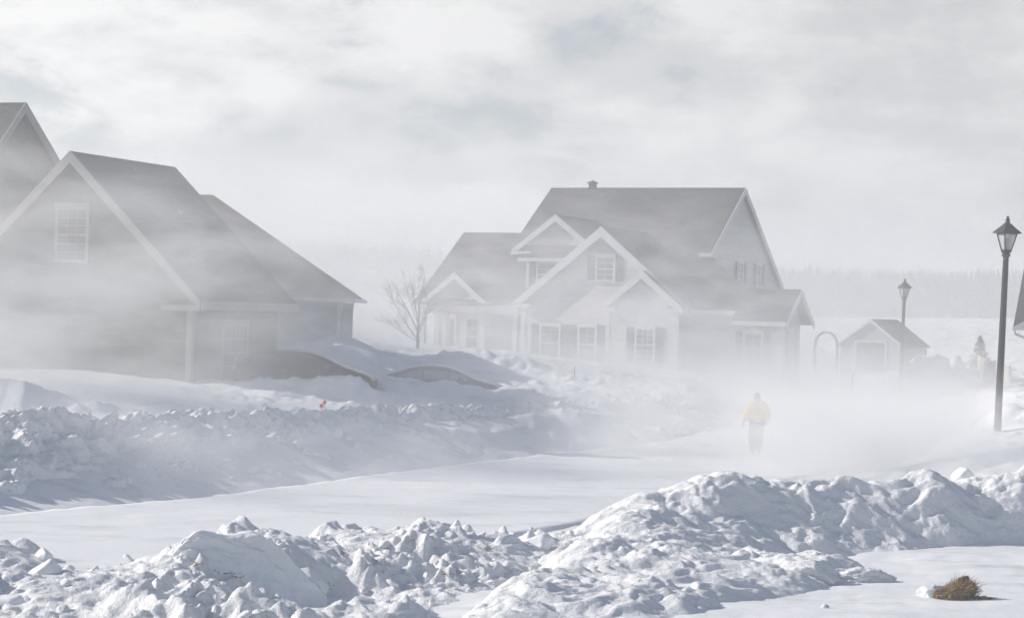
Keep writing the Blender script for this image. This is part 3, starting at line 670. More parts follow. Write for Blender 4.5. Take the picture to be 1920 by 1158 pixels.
def build_white_house():
    base = 0.9
    r = thing('house', 'large white clapboard house with several gables, shuttered windows and a columned porch', 'house', (4.5, 95, base), R(-25))
    part = mk(r, base); W = M['white_siding']; k = 0.695; ze, ve = 4.2, 0.5
    zs = lambda v: ze + (v - ve) * k
    # walls of main block, left wing, side wing
    part(MB().prism([(-7.0, 1.0, 0.2), (-7.0, 17.4, 0.2), (-7.0, 17.4, 5.4), (-7.0, 10, 10.55), (-7.0, 1.0, 4.3)], (10.65, 0, 0)), 'wall', W)
    part(MB().prism([(-10.25, 2.0, 0.4), (-10.25, 11, 0.4), (-10.25, 11, 4.6), (-10.25, 6.1, 7.9), (-10.25, 2.0, 5.1)], (3.23, 0, 0)), 'wall', W)
    part(MB().prism([(3.66, 0.6, 0.2), (3.66, 3.8, 0.2), (3.66, 3.8, 3.9), (3.66, 2.07, 5.12), (3.66, 0.6, 4.1)], (5.3, 0, 0)), 'wall', W)
    # roofs
    part(MB().slab([(-7.42, 10, zs(10)), (-7.42, ve, ze), (6.7, ve, ze), (6.7, 2.07, zs(2.07)), (4.3, 4.04, zs(4.04)), (3.8, 4.64, zs(4.64)), (3.87, 10, zs(10))], 0.2), 'roof', M['shingle'])
    part(MB().slab([(-7.42, 10, zs(10)), (3.87, 10, zs(10)), (3.87, 18, zs(2)), (-7.42, 18, zs(2))], 0.2), 'roof', M['shingle'])
    part(MB().slab([(3.86, 4.60, zs(4.62)), (6.7, 2.09, zs(2.07)), (6.7, 4.4, 3.7), (3.86, 8, 4.2)], 0.15), 'roof', M['shingle'])
    part(MB().slab([(-10.85, 6.1, 8.09), (-10.85, ve, ze - 0.02), (-7.2, ve, ze - 0.02), (-7.2, 6.1, 8.09)], 0.18), 'roof', M['shingle'])
    part(MB().slab([(-10.85, 6.1, 8.09), (-7.2, 6.1, 8.09), (-7.2, 11.7, 4.2), (-10.85, 11.7, 4.2)], 0.18), 'roof', M['shingle'])
    part(MB().slab([(6.0, 2.07, 5.31), (9.45, 2.07, 5.31), (9.45, -0.2, 3.73), (6.72, -0.2, 3.73), (6.72, 0.45, 4.18), (6.0, 0.55, 4.25)], 0.12), 'roof', M['shingle'])
    part(MB().slab([(6.0, 2.07, 5.31), (9.45, 2.07, 5.31), (9.45, 4.4, 3.69), (6.0, 4.4, 3.69)], 0.12), 'roof', M['shingle'])
    # rakes of the right ends
    for pts in (((3.9, 10, zs(10)), (3.9, 4.64, zs(4.64))), ((3.9, 10, zs(10)), (3.9, 18, zs(2))), ((9.48, 2.07, 5.31), (9.48, -0.2, 3.73)), ((9.48, 2.07, 5.31), (9.48, 4.4, 3.69)), ((-7.45, 10, zs(10)), (-7.45, 6.2, zs(6.2))), ((-10.88, 6.1, 8.09), (-10.88, ve, ze))):
        a, b = Vector(pts[0]), Vector(pts[1]); part(MB().prism([a, b, b + Vector((0, 0, -0.34)), a + Vector((0, 0, -0.34))], (0.04, 0, 0)), 'rake_board', M['trim'])
    part(MB().box(3.5, 4.2, 4.0, 4.9, zs(4.5) - 0.1, zs(4.5) + 0.1), 'cornice', M['trim'])
    # eaves
    part(MB().box(4.4, 6.7, ve - 0.06, ve, ze - 0.26, ze - 0.02), 'fascia', M['trim'])
    part(MB().box(6.74, 9.45, -0.26, -0.2, 3.5, 3.72), 'fascia', M['trim'])
    part(MB().box(-10.85, -4.9, ve - 0.06, ve, ze - 0.3, ze - 0.06), 'fascia', M['trim'])
    # dormer with pent roof
    part(MB().box(-5.0, -1.75, 1.8, 8.6, 4.6, 7.12), 'wall', W)
    gable_face(part, -3.37, 2.4, 7.0, 8.84, 1.75, 8.0, W, 1.85, 6.9, rake=0.3, over=0.28)
    part(MB().slab([(-5.35, 1.8, 7.34), (-1.4, 1.8, 7.34), (-1.4, 1.25, 6.6), (-5.35, 1.25, 6.6)], 0.1), 'roof', M['shingle'])
    part(MB().box(-5.3, -1.5, 1.2, 1.25, 6.42, 6.6), 'fascia', M['trim'])
    corner(part, -4.95, 1.78, 4.8, 6.9)
    window(part, r, -3.9, 5.25, 6.3, 0.95, 'x', 1.8, -1, shutters=(-1, 1))
    # big front gable
    gable_face(part, -0.15, 4.68, 4.29, 8.16, 0.15, 6.5, W, 4.3, 0.2, rake=0.42, over=0.38)
    window(part, r, 0.0, 5.53, 6.62, 0.86, 'x', 0.15, -1, shutters=(-1, 1), shutw=0.38)
    window(part, r, -2.88, 1.47, 3.15, 0.95, 'x', 0.15, -1, shutters=(-1, 1))
    window(part, r, -0.86, 1.47, 3.15, 0.82, 'x', 0.15, -1, shutters=(-1, 1))
    corner(part, -4.38, 0.15, 0.3, 4.2, w=0.26)
    # second front gable
    gable_face(part, 2.34, 2.12, 4.25, 6.01, -0.65, 3.0, W, 1.88, 0.2, rake=0.34, over=0.25)
    window(part, r, 2.52, 1.65, 3.15, 0.85, 'x', -0.65, -1, shutters=(-1, 1), rows=3, cols=3)
    corner(part, 0.55, -0.65, 0.3, 4.1); corner(part, 4.14, -0.65, 0.3, 4.1)
    window(part, r, 4.62, 1.75, 3.2, 0.7, 'x', 1.0, -1, shutters=(-1, 1), shutw=0.34)
    window(part, r, 7.6, 1.75, 3.1, 0.8, 'x', 0.6, -1, shutters=(-1, 1), shutw=0.34)
    # upstairs end windows, side-wing end window
    for v in (10.2, 13.4): window(part, r, v, 5.7, 6.75, 0.8, 'y', 3.65, 1, shutters=(-1, 1), shutw=0.4)
    window(part, r, 2.2, 1.6, 3.2, 0.8, 'y', 8.96, 1, shutters=(-1, 1), shutw=0.35)
    corner(part, 8.9, 0.6, 0.3, 4.0)
    # porch
    gable_face(part, -8.28, 1.95, 4.18, 5.76, 0.2, 4.0, W, 1.7, 4.0, rake=0.3, over=0.25, ret=False)
    part(MB().slab([(-10.6, 0.24, 4.42), (-6.0, 0.24, 4.42), (-6.0, -0.25, 4.12), (-10.6, -0.25, 4.12)], 0.06), 'roof', M['shingle'])
    part(MB().box(-10.5, -4.8, 0.3, 0.42, 3.72, 4.0), 'porch_beam', M['trim'])
    part(MB().box(-10.4, -4.7, 0.2, 2.0, 0.4, 0.9), 'porch_deck', M['greytrim'])
    for x in (-10.2, -8.9, -6.75, -4.9):
        c = MB(); c.box(x - 0.13, x + 0.13, 0.24, 0.5, 0.9, 3.74); c.box(x - 0.19, x + 0.19, 0.18, 0.56, 0.9, 1.12); c.box(x - 0.18, x + 0.18, 0.19, 0.55, 3.56, 3.72); part(c, 'porch_column', M['trim'])
    for x, sh in ((-9.5, ()), (-8.15, ()), (-7.35, ()), (-6.0, ())): window(part, r, x, 1.6, 3.35, 0.62, 'x', 2.0, -1, trim='trim', cols=2)
    part(MB().box(-5.45, -5.05, 1.94, 2.0, 0.9, 3.2), 'door', M['shutter'])
    # roof vent on the ridge
    v = MB(); v.box(-5.12, -4.76, 9.85, 10.15, zs(10) - 0.1, zs(10) + 0.22); part(v, 'roof_vent', M['shutter'])
    v = MB(); v.lathe([(0.36, 0), (0.3, 0.06), (0.05, 0.14), (0.03, 0.2)], 8, (-4.94, 10, zs(10) + 0.24)); part(v, 'roof_vent', M['shutter'])
    # downpipe at the porch corner
    part(MB().tube([(-10.7, 0.5, 4.0), (-10.6, 0.8, 3.9), (-10.3, 1.9, 3.6), (-10.3, 1.9, 0.8)], 0.05, 6), 'downspout', M['trim'])
build_white_house()

def build_cedar_house():
    base = 1.3
    r = thing('house', 'weathered cedar-shingled house with one attic window in its garage gable, beside the road', 'house', (-13.45, 58, base), R(-20))
    part = mk(r, base); C = M['cedar']
    # garage wing
    k = (8.26 - 3.84) / 4.6
    part(MB().prism([(-4.35, 0.25, 0.4), (4.15, 0.25, 0.4), (4.15, 0.25, 8.05 - 4.15 * k), (0, 0.25, 8.05), (-4.35, 0.25, 8.05 - 4.35 * k)], (0, 5.6, 0)), 'wall', C)
    for sd in (-1, 1):
        part(MB().slab([(0, -0.05, 8.26), (sd * 4.6, -0.05, 3.84), (sd * 4.6, 6.2, 3.88), (0, 6.2, 8.28)], 0.16), 'roof', M['shingle_snowy'])
        a, b = Vector((0, -0.09, 8.27)), Vector((sd * 4.6, -0.09, 3.85))
        part(MB().prism([a, b, b + Vector((0, 0, -0.3)), a + Vector((0, 0, -0.36))], (0, 0.05, 0)), 'rake_board', M['greytrim'])
    part(MB().box(4.62, 4.68, -0.05, 6.2, 3.6, 3.86), 'gutter', M['greytrim'])
    part(MB().box(3.3, 4.6, -0.12, 0.2, 3.56, 3.72), 'cornice', M['greytrim'])
    window(part, r, -0.03, 4.98, 6.5, 0.98, 'x', 0.25, -1, trim='greytrim', rows=3, cols=3)
    window(part, r, 2.9, 1.5, 3.1, 1.5, 'y', 4.15, 1, trim='greytrim')
    part(MB().box(4.0, 4.2, 5.7, 5.9, 0.5, 3.7), 'corner_board', M['greytrim']); part(MB().box(4.0, 4.2, 0.2, 0.36, 0.5, 3.6), 'corner_board', M['greytrim'])
    # main block behind, ridge along x, gable end facing right
    X1 = -6.5
    part(MB().prism([(X1, 2.2, 0.4), (X1, 13.0, 0.4), (X1, 13.0, 5.0), (X1, 6.6, 10.2), (X1, 2.2, 5.5)], (-10, 0, 0)), 'wall', C)
    part(MB().slab([(X1 + 0.35, 6.5, 10.52), (-16.4, 6.5, 10.52), (-16.4, 1.6, 5.3), (X1 + 0.35, 1.6, 5.3)], 0.16), 'roof', M['shingle_snowy'])
    part(MB().slab([(X1 + 0.35, 6.5, 10.52), (-16.4, 6.5, 10.52), (-16.4, 13.4, 4.7), (X1 + 0.35, 13.4, 4.7)], 0.16), 'roof', M['shingle_snowy'])
    for p, q in (((6.5, 10.53), (1.6, 5.31)), ((6.5, 10.53), (13.4, 4.71))):
        a, b = Vector((X1 + 0.36, *p)), Vector((X1 + 0.36, *q)); part(MB().prism([a, b, b + Vector((0, 0, -0.36)), a + Vector((0, 0, -0.36))], (0.05, 0, 0)), 'rake_board', M['greytrim'])
    part(MB().box(-9, 0.2, 5.6, 11, 0.4, 3.6), 'wall', C)
build_cedar_house()

def build_hip_house():
    base = 2.0
    r = thing('house', 'low grey house with a hipped roof, partly behind the cedar-shingled garage', 'house', (-5.9, 70, base), R(2))
    part = mk(r, base)
    part(MB().box(-12.0, -0.35, 0.45, 9.6, 1.2, 3.98), 'wall', M['mauve_siding'])
    e = [(-12.4, 0, 4.12), (0.1, 0, 4.12), (0.1, 10.1, 4.12), (-12.4, 10.1, 4.12)]; t0, t1 = (-6.6, 5.05, 8.0), (-5.72, 5.05, 8.02)
    part(MB().slab([e[0], e[1], t1, t0], 0.12), 'roof', M['shingle']); part(MB().slab([e[1], e[2], t1], 0.12), 'roof', M['shingle'])
    part(MB().slab([e[2], e[3], t0, t1], 0.12), 'roof', M['shingle']); part(MB().slab([e[3], e[0], t0], 0.12), 'roof', M['shingle'])
    part(MB().box(-12.4, 0.12, -0.1, -0.01, 3.98, 4.12), 'gutter', M['trim']); part(MB().box(0.11, 0.2, -0.1, 10.1, 3.98, 4.12), 'gutter', M['trim'])
    part(MB().tube([(0.1, 0.0, 3.98), (0.08, 0.1, 3.8), (-0.25, 0.38, 3.62), (-0.28, 0.4, 3.5), (-0.28, 0.4, 1.4)], 0.05, 6), 'downspout', M['greytrim'])
    part(MB().box(-0.5, -0.33, 0.41, 0.56, 1.2, 3.96), 'corner_board', M['trim'])
build_hip_house()

def build_edge_house():
    base = 1.2; x0 = 20.75
    r = thing('house', 'pale house with a dark roof and curved gutter pipe, behind the nearer lamp', 'house', (x0 + 0.15, 80, base), R(-16.5))
    part = mk(r, base)
    part(MB().box(0.55, 12, 0.55, 8.6, 0.6, 3.6), 'wall', M['yellow_siding'])
    part(MB().slab([(0, 0, 3.86), (12.4, 0, 3.86), (12.4, 4.5, 7.0), (0.32, 4.5, 7.0)], 0.14), 'roof', M['shingle'])
    part(MB().slab([(0, 9.2, 3.86), (12.4, 9.2, 3.86), (12.4, 4.5, 7.0), (0.32, 4.5, 7.0)], 0.14), 'roof', M['shingle'])
    part(MB().prism([(0.6, 0.6, 3.6), (0.6, 8.6, 3.6), (0.75, 4.5, 6.6)], (11, 0, 0)), 'wall', M['yellow_siding'])
    gable_face(part, 2.0, 1.95, 3.84, 4.95, 0.1, 3.0, M['yellow_siding'], 1.5, 3.3, rake=0.2, over=0.3, ret=False)
    part(MB().box(-0.02, 12.4, -0.28, -0.2, 3.68, 3.83), 'gutter', M['trim'])
    part(MB().tube([(0.06, -0.2, 3.7), (0.08, -0.1, 3.52), (0.45, 0.35, 3.38), (0.5, 0.48, 3.25), (0.5, 0.48, 1.0)], 0.05, 6), 'downspout', M['trim'])
    part(MB().box(0.5, 0.72, 0.51, 0.66, 0.6, 3.6), 'corner_board', M['trim'])
    window(part, r, 2.6, 1.9, 3.2, 0.9, 'x', 0.55, -1, shutters=(-1, 1))
build_edge_house()

def build_shed():
    base = 1.0
    r = thing('shed', 'small grey garden shed with a wide dark roll door, beyond the second street lamp', 'shed', (22.03, 118, base), R(-35))
    part = mk(r, base); hw = 2.25; zt, ze = 4.05, 2.42; k = (zt - ze) / hw
    part(MB().prism([(-2.05, 0.2, 0.5), (2.05, 0.2, 0.5), (2.05, 0.2, zt - 0.12 - k * 2.05), (0, 0.2, zt - 0.12), (-2.05, 0.2, zt - 0.12 - k * 2.05)], (0, 3.7, 0)), 'wall', M['shed_siding'])
    for sd in (-1, 1):
        part(MB().slab([(0, 0, zt), (sd * hw, 0, ze), (sd * hw, 4.1, ze), (0, 4.1, zt)], 0.08), 'roof', M['shingle'])
        a, b = Vector((0, -0.03, zt + 0.01)), Vector((sd * hw, -0.03, ze + 0.01)); part(MB().prism([a, b, b + Vector((0, 0, -0.16)), a + Vector((0, 0, -0.2))], (0, 0.03, 0)), 'rake_board', M['trim'])
    d = MB(); 
    for i in range(5): d.box(-0.95, 0.95, 0.15 - 0.01 * (i % 2), 0.2, 0.9 + i * 0.335, 0.9 + (i + 1) * 0.335 - 0.015)
    dr_ = part(d, 'door', M['garage'])
    f = MB(); f.box(-1.07, -0.95, 0.13, 0.2, 0.8, 2.6); f.box(0.95, 1.07, 0.13, 0.2, 0.8, 2.6); f.box(-1.07, 1.07, 0.12, 0.2, 2.6, 2.72); part(f, 'door_frame', M['trim'])
    part(MB().box(1.97, 2.1, 0.16, 0.3, 0.6, 2.4), 'corner_board', M['trim']); part(MB().box(1.97, 2.1, 3.75, 3.93, 0.6, 2.4), 'corner_board', M['trim'])
build_shed()

# garden arch
ap = at(1548, 690, 106); ag = 0.9
arch = thing('garden_arch', 'dark round-topped garden arch between the white house and the small shed', 'garden arch', (ap.x, ap.y, ag), R(-18))
for y in (-0.32, 0.32):
    m = MB(); pts = [(-0.62, y, 0)] + [(-0.62, y, 1.25)] + [(-0.62 * math.cos(math.pi * i / 14), y, 1.55 + 0.78 * math.sin(math.pi * i / 14)) for i in range(15)] + [(0.62, y, 1.25), (0.62, y, 0)]
    m.tube(pts, 0.035, 6); m.build('hoop', M['wrought'], arch)
m = MB()
for i in range(0, 15, 2): 
    x, z = -0.62 * math.cos(math.pi * i / 14), 1.55 + 0.78 * math.sin(math.pi * i / 14); m.bar((x, -0.32, z), (x, 0.32, z), 0.035)
for z in (0.3, 0.6, 0.9, 1.2): 
    for x in (-0.62, 0.62): m.bar((x, -0.32, z), (x, 0.32, z), 0.035)
m.build('lattice', M['wrought'], arch)

# picket fence
fa, fb = at(1832, 690, 109), at(1893, 716, 90); fa.z, fb.z = tz(fa.x, fa.y), tz(fb.x, fb.y)
fence = thing('picket_fence', 'pale picket fence running from the little spruce to the pale house', 'fence', fa)
d = fb - fa; m = MB(); n = int(d.length / 0.22)
for i in range(n + 1):
    p = d * (i / n); m.bar(p + Vector((0, 0, -0.4)), p + Vector((0, 0, 1.0 + 0.04 * random.random())), 0.11, 0.03)
m.bar(Vector((0, 0.05, 0.75)), d + Vector((0, 0.05, 0.75)), 0.05, 0.09); m.bar(Vector((0, 0.05, 0.25)), d + Vector((0, 0.05, 0.25)), 0.05, 0.09)
m.build('picket_panel', M['picket'], fence)
for i in range(6): p = d * (i / 5) + Vector((0, 0.12, 0)); MB().bar(p + Vector((0, 0, -0.5)), p + Vector((0, 0, 1.12)), 0.11).build('post', M['picket'], fence)

# ------------------------------------------------------------------ street lamps
def make_lamp(loc, lean, H, label):
    r = thing('street_lamp', label, 'street lamp', loc, 0.2, 'lantern street lamps along the road'); r.rotation_euler = (0, lean, 0.0)
    b = -0.7; hz = H - 1.02
    MB().lathe([(0.115, b), (0.105, 0.4), (0.095, 2.5), (0.082, hz - 0.25), (0.08, hz - 0.12)], 14).build('pole', M['metal'], r, True, 40)
    MB().lathe([(0.085, hz - 0.14), (0.12, hz - 0.1), (0.12, hz - 0.05), (0.09, hz - 0.02), (0.14, hz + 0.0), (0.15, hz + 0.04), (0.11, hz + 0.06)], 14).build('collar', M['metal'], r, True, 40)
    z0, z1 = hz + 0.06, hz + 0.53; r0, r1 = 0.135, 0.285; rot = R(18)
    MB().lathe([(r0 - 0.02, z0), (r1 - 0.02, z1)], 4, rot=rot + R(45)).build('lantern_glass', M['lampglass'], r)
    cage = MB()
    for k in range(4):
        a = rot + R(45) + k * math.pi / 2; c0, c1 = Vector((r0 * math.cos(a), r0 * math.sin(a), z0 - 0.01)), Vector((r1 * math.cos(a), r1 * math.sin(a), z1 + 0.01)); cage.bar(c0, c1, 0.03)
        a2 = a + math.pi / 2
        cage.bar((r1 * math.cos(a), r1 * math.sin(a), z1), (r1 * math.cos(a2), r1 * math.sin(a2), z1), 0.035); cage.bar((r0 * math.cos(a), r0 * math.sin(a), z0), (r0 * math.cos(a2), r0 * math.sin(a2), z0), 0.035)
    cage.build('lantern_frame', M['metal'], r)
    MB().lathe([(0.055, z0 + 0.02), (0.05, z0 + 0.12), (0.075, z0 + 0.16), (0.075, z0 + 0.3), (0.04, z0 + 0.36)], 10).build('bulb', M['lens'], r, True)
    cap = MB(); cap.lathe([(0.42, z1 + 0.005), (0.40, z1 + 0.035), (0.2, z1 + 0.19), (0.13, z1 + 0.26)], 4, rot=rot + R(45)); capo = cap.build('lantern_roof', M['metal'], r)
    MB().lathe([(0.115, z1 + 0.24), (0.12, z1 + 0.27), (0.07, z1 + 0.3), (0.055, z1 + 0.36), (0.075, z1 + 0.38), (0.045, z1 + 0.41), (0.03, z1 + 0.44), (0.045, z1 + 0.47), (0.02, z1 + 0.49)], 12).build('finial', M['metal'], r, True, 50)
    return r
l1 = at(1870, 810, 54); make_lamp((l1.x, l1.y, l1.z), R(1.1), 6.08, 'nearer, taller-looking black lantern street lamp rising clear of the snow haze')
l2 = at(1688, 742, 98); make_lamp((l2.x, l2.y, l2.z), R(0.6), 6.0, 'distant faded lantern street lamp standing in front of the small shed')

# ------------------------------------------------------------------ cars
def make_car(loc, rz, prof, roofw, paint, label, group, glassm, flip=1):
    """prof: (x, z of body belt, z of roof line) stations from tail to nose; half width 0.88"""
    r = thing('parked_car', label, 'car', loc, rz, group)
    n = len(prof); V, Fc = [], []
    ring = []
    for x, zl, zb, zr, hw, rw in prof:
        ring.append([(x, -hw * 0.93, zl), (x, -hw, zl + 0.12), (x, -hw, (zl + zb) / 2), (x, -hw * 0.985, zb - 0.05), (x, -hw * 0.93, zb), (x, -rw, zb + (zr - zb) * 0.86), (x, -rw * 0.82, zb + (zr - zb) * 0.97), (x, 0, zr),
                     (x, rw * 0.82, zb + (zr - zb) * 0.97), (x, rw, zb + (zr - zb) * 0.86), (x, hw * 0.93, zb), (x, hw * 0.985, zb - 0.05), (x, hw, (zl + zb) / 2), (x, hw, zl + 0.12), (x, hw * 0.93, zl)])
    k = len(ring[0]); m = MB()
    for q in ring: m.v += q
    for i in range(n - 1):
        for j in range(k - 1): m.f.append((i * k + j, (i + 1) * k + j, (i + 1) * k + j + 1, i * k + j + 1))
        m.f.append((i * k + k - 1, (i + 1) * k + k - 1, (i + 1) * k, i * k))
    m.f.append(tuple(range(k))); m.f.append(tuple(range(n * k - 1, (n - 1) * k - 1, -1)))
    b = m.build('body', paint, r, True, 45)
    sub = b.modifiers.new('s', 'SUBSURF'); sub.levels = 2; sub.render_levels = 2
    def st(x):
        for a, c in zip(prof[:-1], prof[1:]):
            if a[0] <= x <= c[0]:
                t = (x - a[0]) / (c[0] - a[0]); return [a[i] + (c[i] - a[i]) * t for i in range(6)]
        return prof[-1]
    for sd in (-1, 1):                                     # side glass, each pane a piece of its own
        for x0, x1 in roofw:
            lo, hi = [], []
            for i in range(7):
                x = x0 + (x1 - x0) * i / 6; _, zl, zb, zr, hw, rw = st(x)
                g0, g1 = 0.08, 0.72
                lo.append(Vector((x, sd * (hw * 0.93 + (rw - hw * 0.93) * g0 + 0.012), zb + (zr - zb) * 0.86 * g0 + 0.02))); hi.append(Vector((x, sd * (hw * 0.93 + (rw - hw * 0.93) * g1 + 0.012), zb + (zr - zb) * 0.86 * g1)))
            m = MB(); m.v = [tuple(p) for p in lo + hi]; m.f = [(i, i + 1, 8 + i, 7 + i) for i in range(6)]
            o = m.build('side_window', glassm, r); sm = o.modifiers.new('t', 'SOLIDIFY'); sm.thickness = 0.02
    L0, L1 = prof[0][0], prof[-1][0]
    for x in (L0 + 0.75, L1 - 0.85):
        for sd in (-1, 1):
            w = MB(); w.lathe([(0.2, -0.1), (0.3, -0.1), (0.325, -0.06), (0.325, 0.06), (0.3, 0.1), (0.2, 0.1)], 20)
            w.v = [(a + x, c + sd * 0.8, q + 0.325) for a, q, c in w.v]; wh = w.build('wheel', M['tyre'], r, True, 40)
            q = MB(); q.lathe([(0.2, -0.08), (0.2, 0.09), (0.06, 0.11)], 12); q.v = [(a + x, c * sd + sd * 0.8, e + 0.325) for a, e, c in q.v]; q.build('rim', M['alloy'], wh)
    for sd in (-1, 1):
        MB().box(L1 - 0.3, L1 - 0.16, sd * 0.56 - 0.13, sd * 0.56 + 0.13, 0.6, 0.7).build('headlight', M['lens'], r)
        MB().box(L0 + 0.0, L0 + 0.12, sd * 0.66 - 0.14, sd * 0.66 + 0.14, 0.78, 0.94).build('tail_light', M['redlens'], r)
        x = roofw[-1][1] - 0.15; MB().box(x - 0.08, x + 0.08, sd * 0.98 - 0.1, sd * 0.98 + 0.1, st(x)[2] + 0.02, st(x)[2] + 0.16).build('mirror', paint, r)
    return r
P1 = [(-2.15, 0.35, 0.80, 0.84, 0.72, 0.5), (-2.05, 0.28, 0.92, 1.02, 0.82, 0.58), (-1.7, 0.25, 0.94, 1.25, 0.87, 0.62), (-1.2, 0.24, 0.93, 1.41, 0.88, 0.62), (-0.5, 0.24, 0.92, 1.47, 0.88, 0.62), (0.2, 0.24, 0.91, 1.42, 0.88, 0.61), (0.7, 0.24, 0.90, 1.24, 0.88, 0.6), (1.15, 0.25, 0.89, 1.0, 0.87, 0.62), (1.5, 0.26, 0.84, 0.9, 0.86, 0.62), (1.95, 0.28, 0.74, 0.78, 0.80, 0.58), (2.15, 0.35, 0.58, 0.62, 0.68, 0.5)]
P2 = [(-2.3, 0.35, 0.80, 0.84, 0.72, 0.5), (-2.2, 0.28, 0.92, 0.99, 0.82, 0.6), (-1.75, 0.25, 0.95, 1.04, 0.87, 0.62), (-1.4, 0.25, 0.94, 1.15, 0.88, 0.62), (-0.9, 0.24, 0.93, 1.36, 0.88, 0.61), (-0.3, 0.24, 0.92, 1.44, 0.88, 0.62), (0.35, 0.24, 0.91, 1.4, 0.88, 0.61), (0.85, 0.24, 0.90, 1.2, 0.88, 0.6), (1.3, 0.25, 0.89, 0.98, 0.87, 0.62), (1.7, 0.26, 0.84, 0.9, 0.86, 0.62), (2.15, 0.28, 0.74, 0.78, 0.80, 0.58), (2.35, 0.35, 0.58, 0.62, 0.68, 0.5)]
c1 = at(558, 655, 58.8); make_car((c1.x + 0.3, 58.8, c1.z - 1.45), R(-4), P1, ((-1.55, -0.62), (-0.55, 0.25), (0.32, 0.95)), M['car'], 'dark hatchback buried to its windows in snow in front of the cedar garage', 'cars buried in the driveway', M['carglass'])
c2 = at(812, 681, 66.5); make_car((c2.x + 0.25, 66.5, c2.z - 1.46), R(-8), P2, ((-1.3, -0.5), (-0.43, 0.4), (0.47, 1.05)), M['car2'], 'grey saloon with frosted windows buried in snow below the bare tree', 'cars buried in the driveway', M['frost'])

# ------------------------------------------------------------------ driveway markers and stakes
def marker(px, pyb, pyt, Y, label, reflect=True, rot=0.0):
    p = at(px, pyb, Y); t = at(px, pyt, Y); h = t.z - p.z
    r = thing('driveway_marker' if reflect else 'marker_stake', label, 'driveway marker' if reflect else 'stake', (p.x, p.y, p.z), rot)
    MB().tube([(0, 0, -0.6), (0, 0, h)], 0.012 if reflect else 0.02, 6).build('rod', M['fibre'] if reflect else M['bark'], r)
    if reflect:
        m = MB(); m.lathe([(0.01, -0.018), (0.05, -0.012), (0.055, 0.0), (0.05, 0.012), (0.01, 0.018)], 16); m.v = [(a, c - 0.02, b + h - 0.08) for a, b, c in m.v]; m.build('reflector', M['orange'], r, True, 40)
    return r
marker(602, 796, 755, 49.5, 'driveway marker with the lower, redder round reflector, nearer the cars', True)
marker(607, 796, 748, 51.0, 'driveway marker with the higher, paler round reflector just behind its twin', True, 0.4)
marker(1077, 706, 686, 74, 'short thin stake on the snow bank in front of the white house', False)
marker(1597, 760, 700, 80, 'thin bare stake in the snow between the garden arch and the second lamp', False)
marker(1808, 745, 722, 96, 'short thin stake beside the snow mound near the small shed', False)

# ------------------------------------------------------------------ dead grass clump
gp = at(1792, 1108, 27)
gx, gy = gp.x, gp.y; gz = tz(gx, gy)
gr = thing('grass_clump', 'clump of brown dead grass sticking out of the smooth snow', 'grass clump', (gx, gy, gz)); gr.scale = (0.8, 0.8, 0.95)
m = MB(); rg = random.Random(4)
me = block('turf', (0.36, 0.3, 0.5), 64, 3, 0.22, 5, M['soil']); o = bpy.data.objects.new('turf', me); COL.objects.link(o); o.parent = gr; o.location = (0.15, 0.03, 0.08); o.rotation_euler = (0, 0.25, 0)
me = block('snow_cap', (0.75, 0.5, 0.3), 68, 3, 0.1, 5, M['drift']); o = bpy.data.objects.new('snow_cap', me); COL.objects.link(o); o.parent = gr; o.location = (-0.3, 0.14, 0.02)
for i in range(2600):
    a = rg.random() * 6.28; rr = rg.random() ** 0.5; x, y = -0.04 + 0.36 * rr * math.cos(a), 0.22 * rr * math.sin(a)
    if i % 4 == 0: x, y = rg.uniform(0.25, 0.6) * (0.6 + 0.4 * rg.random()), rg.uniform(-0.1, 0.06)
    hh = (0.38 if i % 4 else 0.06) * (1 - 0.5 * rr) * rg.uniform(0.5, 1.1) * (1 if x > -0.15 else 0.75)
    if 0.1 < x < 0.3 and i % 4: hh *= 1.2
    p0 = Vector((x, y, 0.0)); p1 = p0 + Vector((rg.gauss(0.03, 0.03), rg.gauss(0, 0.03), hh * 0.65)); p2 = p1 + Vector((rg.gauss(0.06, 0.05), rg.gauss(-0.01, 0.05), hh * rg.uniform(-0.1, 0.4)))
    m.tube([p0, p1, p2], [0.006, 0.005, 0.002], 3, False)
m.build('blades', M['straw'], gr)
# straw caught in the ploughed snow
m = MB(); rg = random.Random(12)
for px, py in ((412, 1078), (440, 1087), (770, 1018), (648, 1042), (905, 1030), (918, 1035), (842, 1080), (620, 1105), (370, 1063), (715, 1058), (540, 1070)):
    o0 = Vector((0, 0, EYE)); dd_ = (at(px, py, 30) - o0).normalized(); h = _cr.ray_cast(o0, dd_)[0]
    if h is None: continue
    for i in range(9):
        q = h + Vector((rg.gauss(0, 0.06), rg.gauss(0, 0.05), 0.02 + abs(rg.gauss(0, 0.02)))); a = rg.random() * 6.28; l = rg.uniform(0.03, 0.09)
        m.tube([q, q + Vector((l * math.cos(a), l * math.sin(a), rg.uniform(-0.01, 0.04)))], 0.005, 3, False)
tag(m.build('straw_litter', M['straw']), kind='stuff')
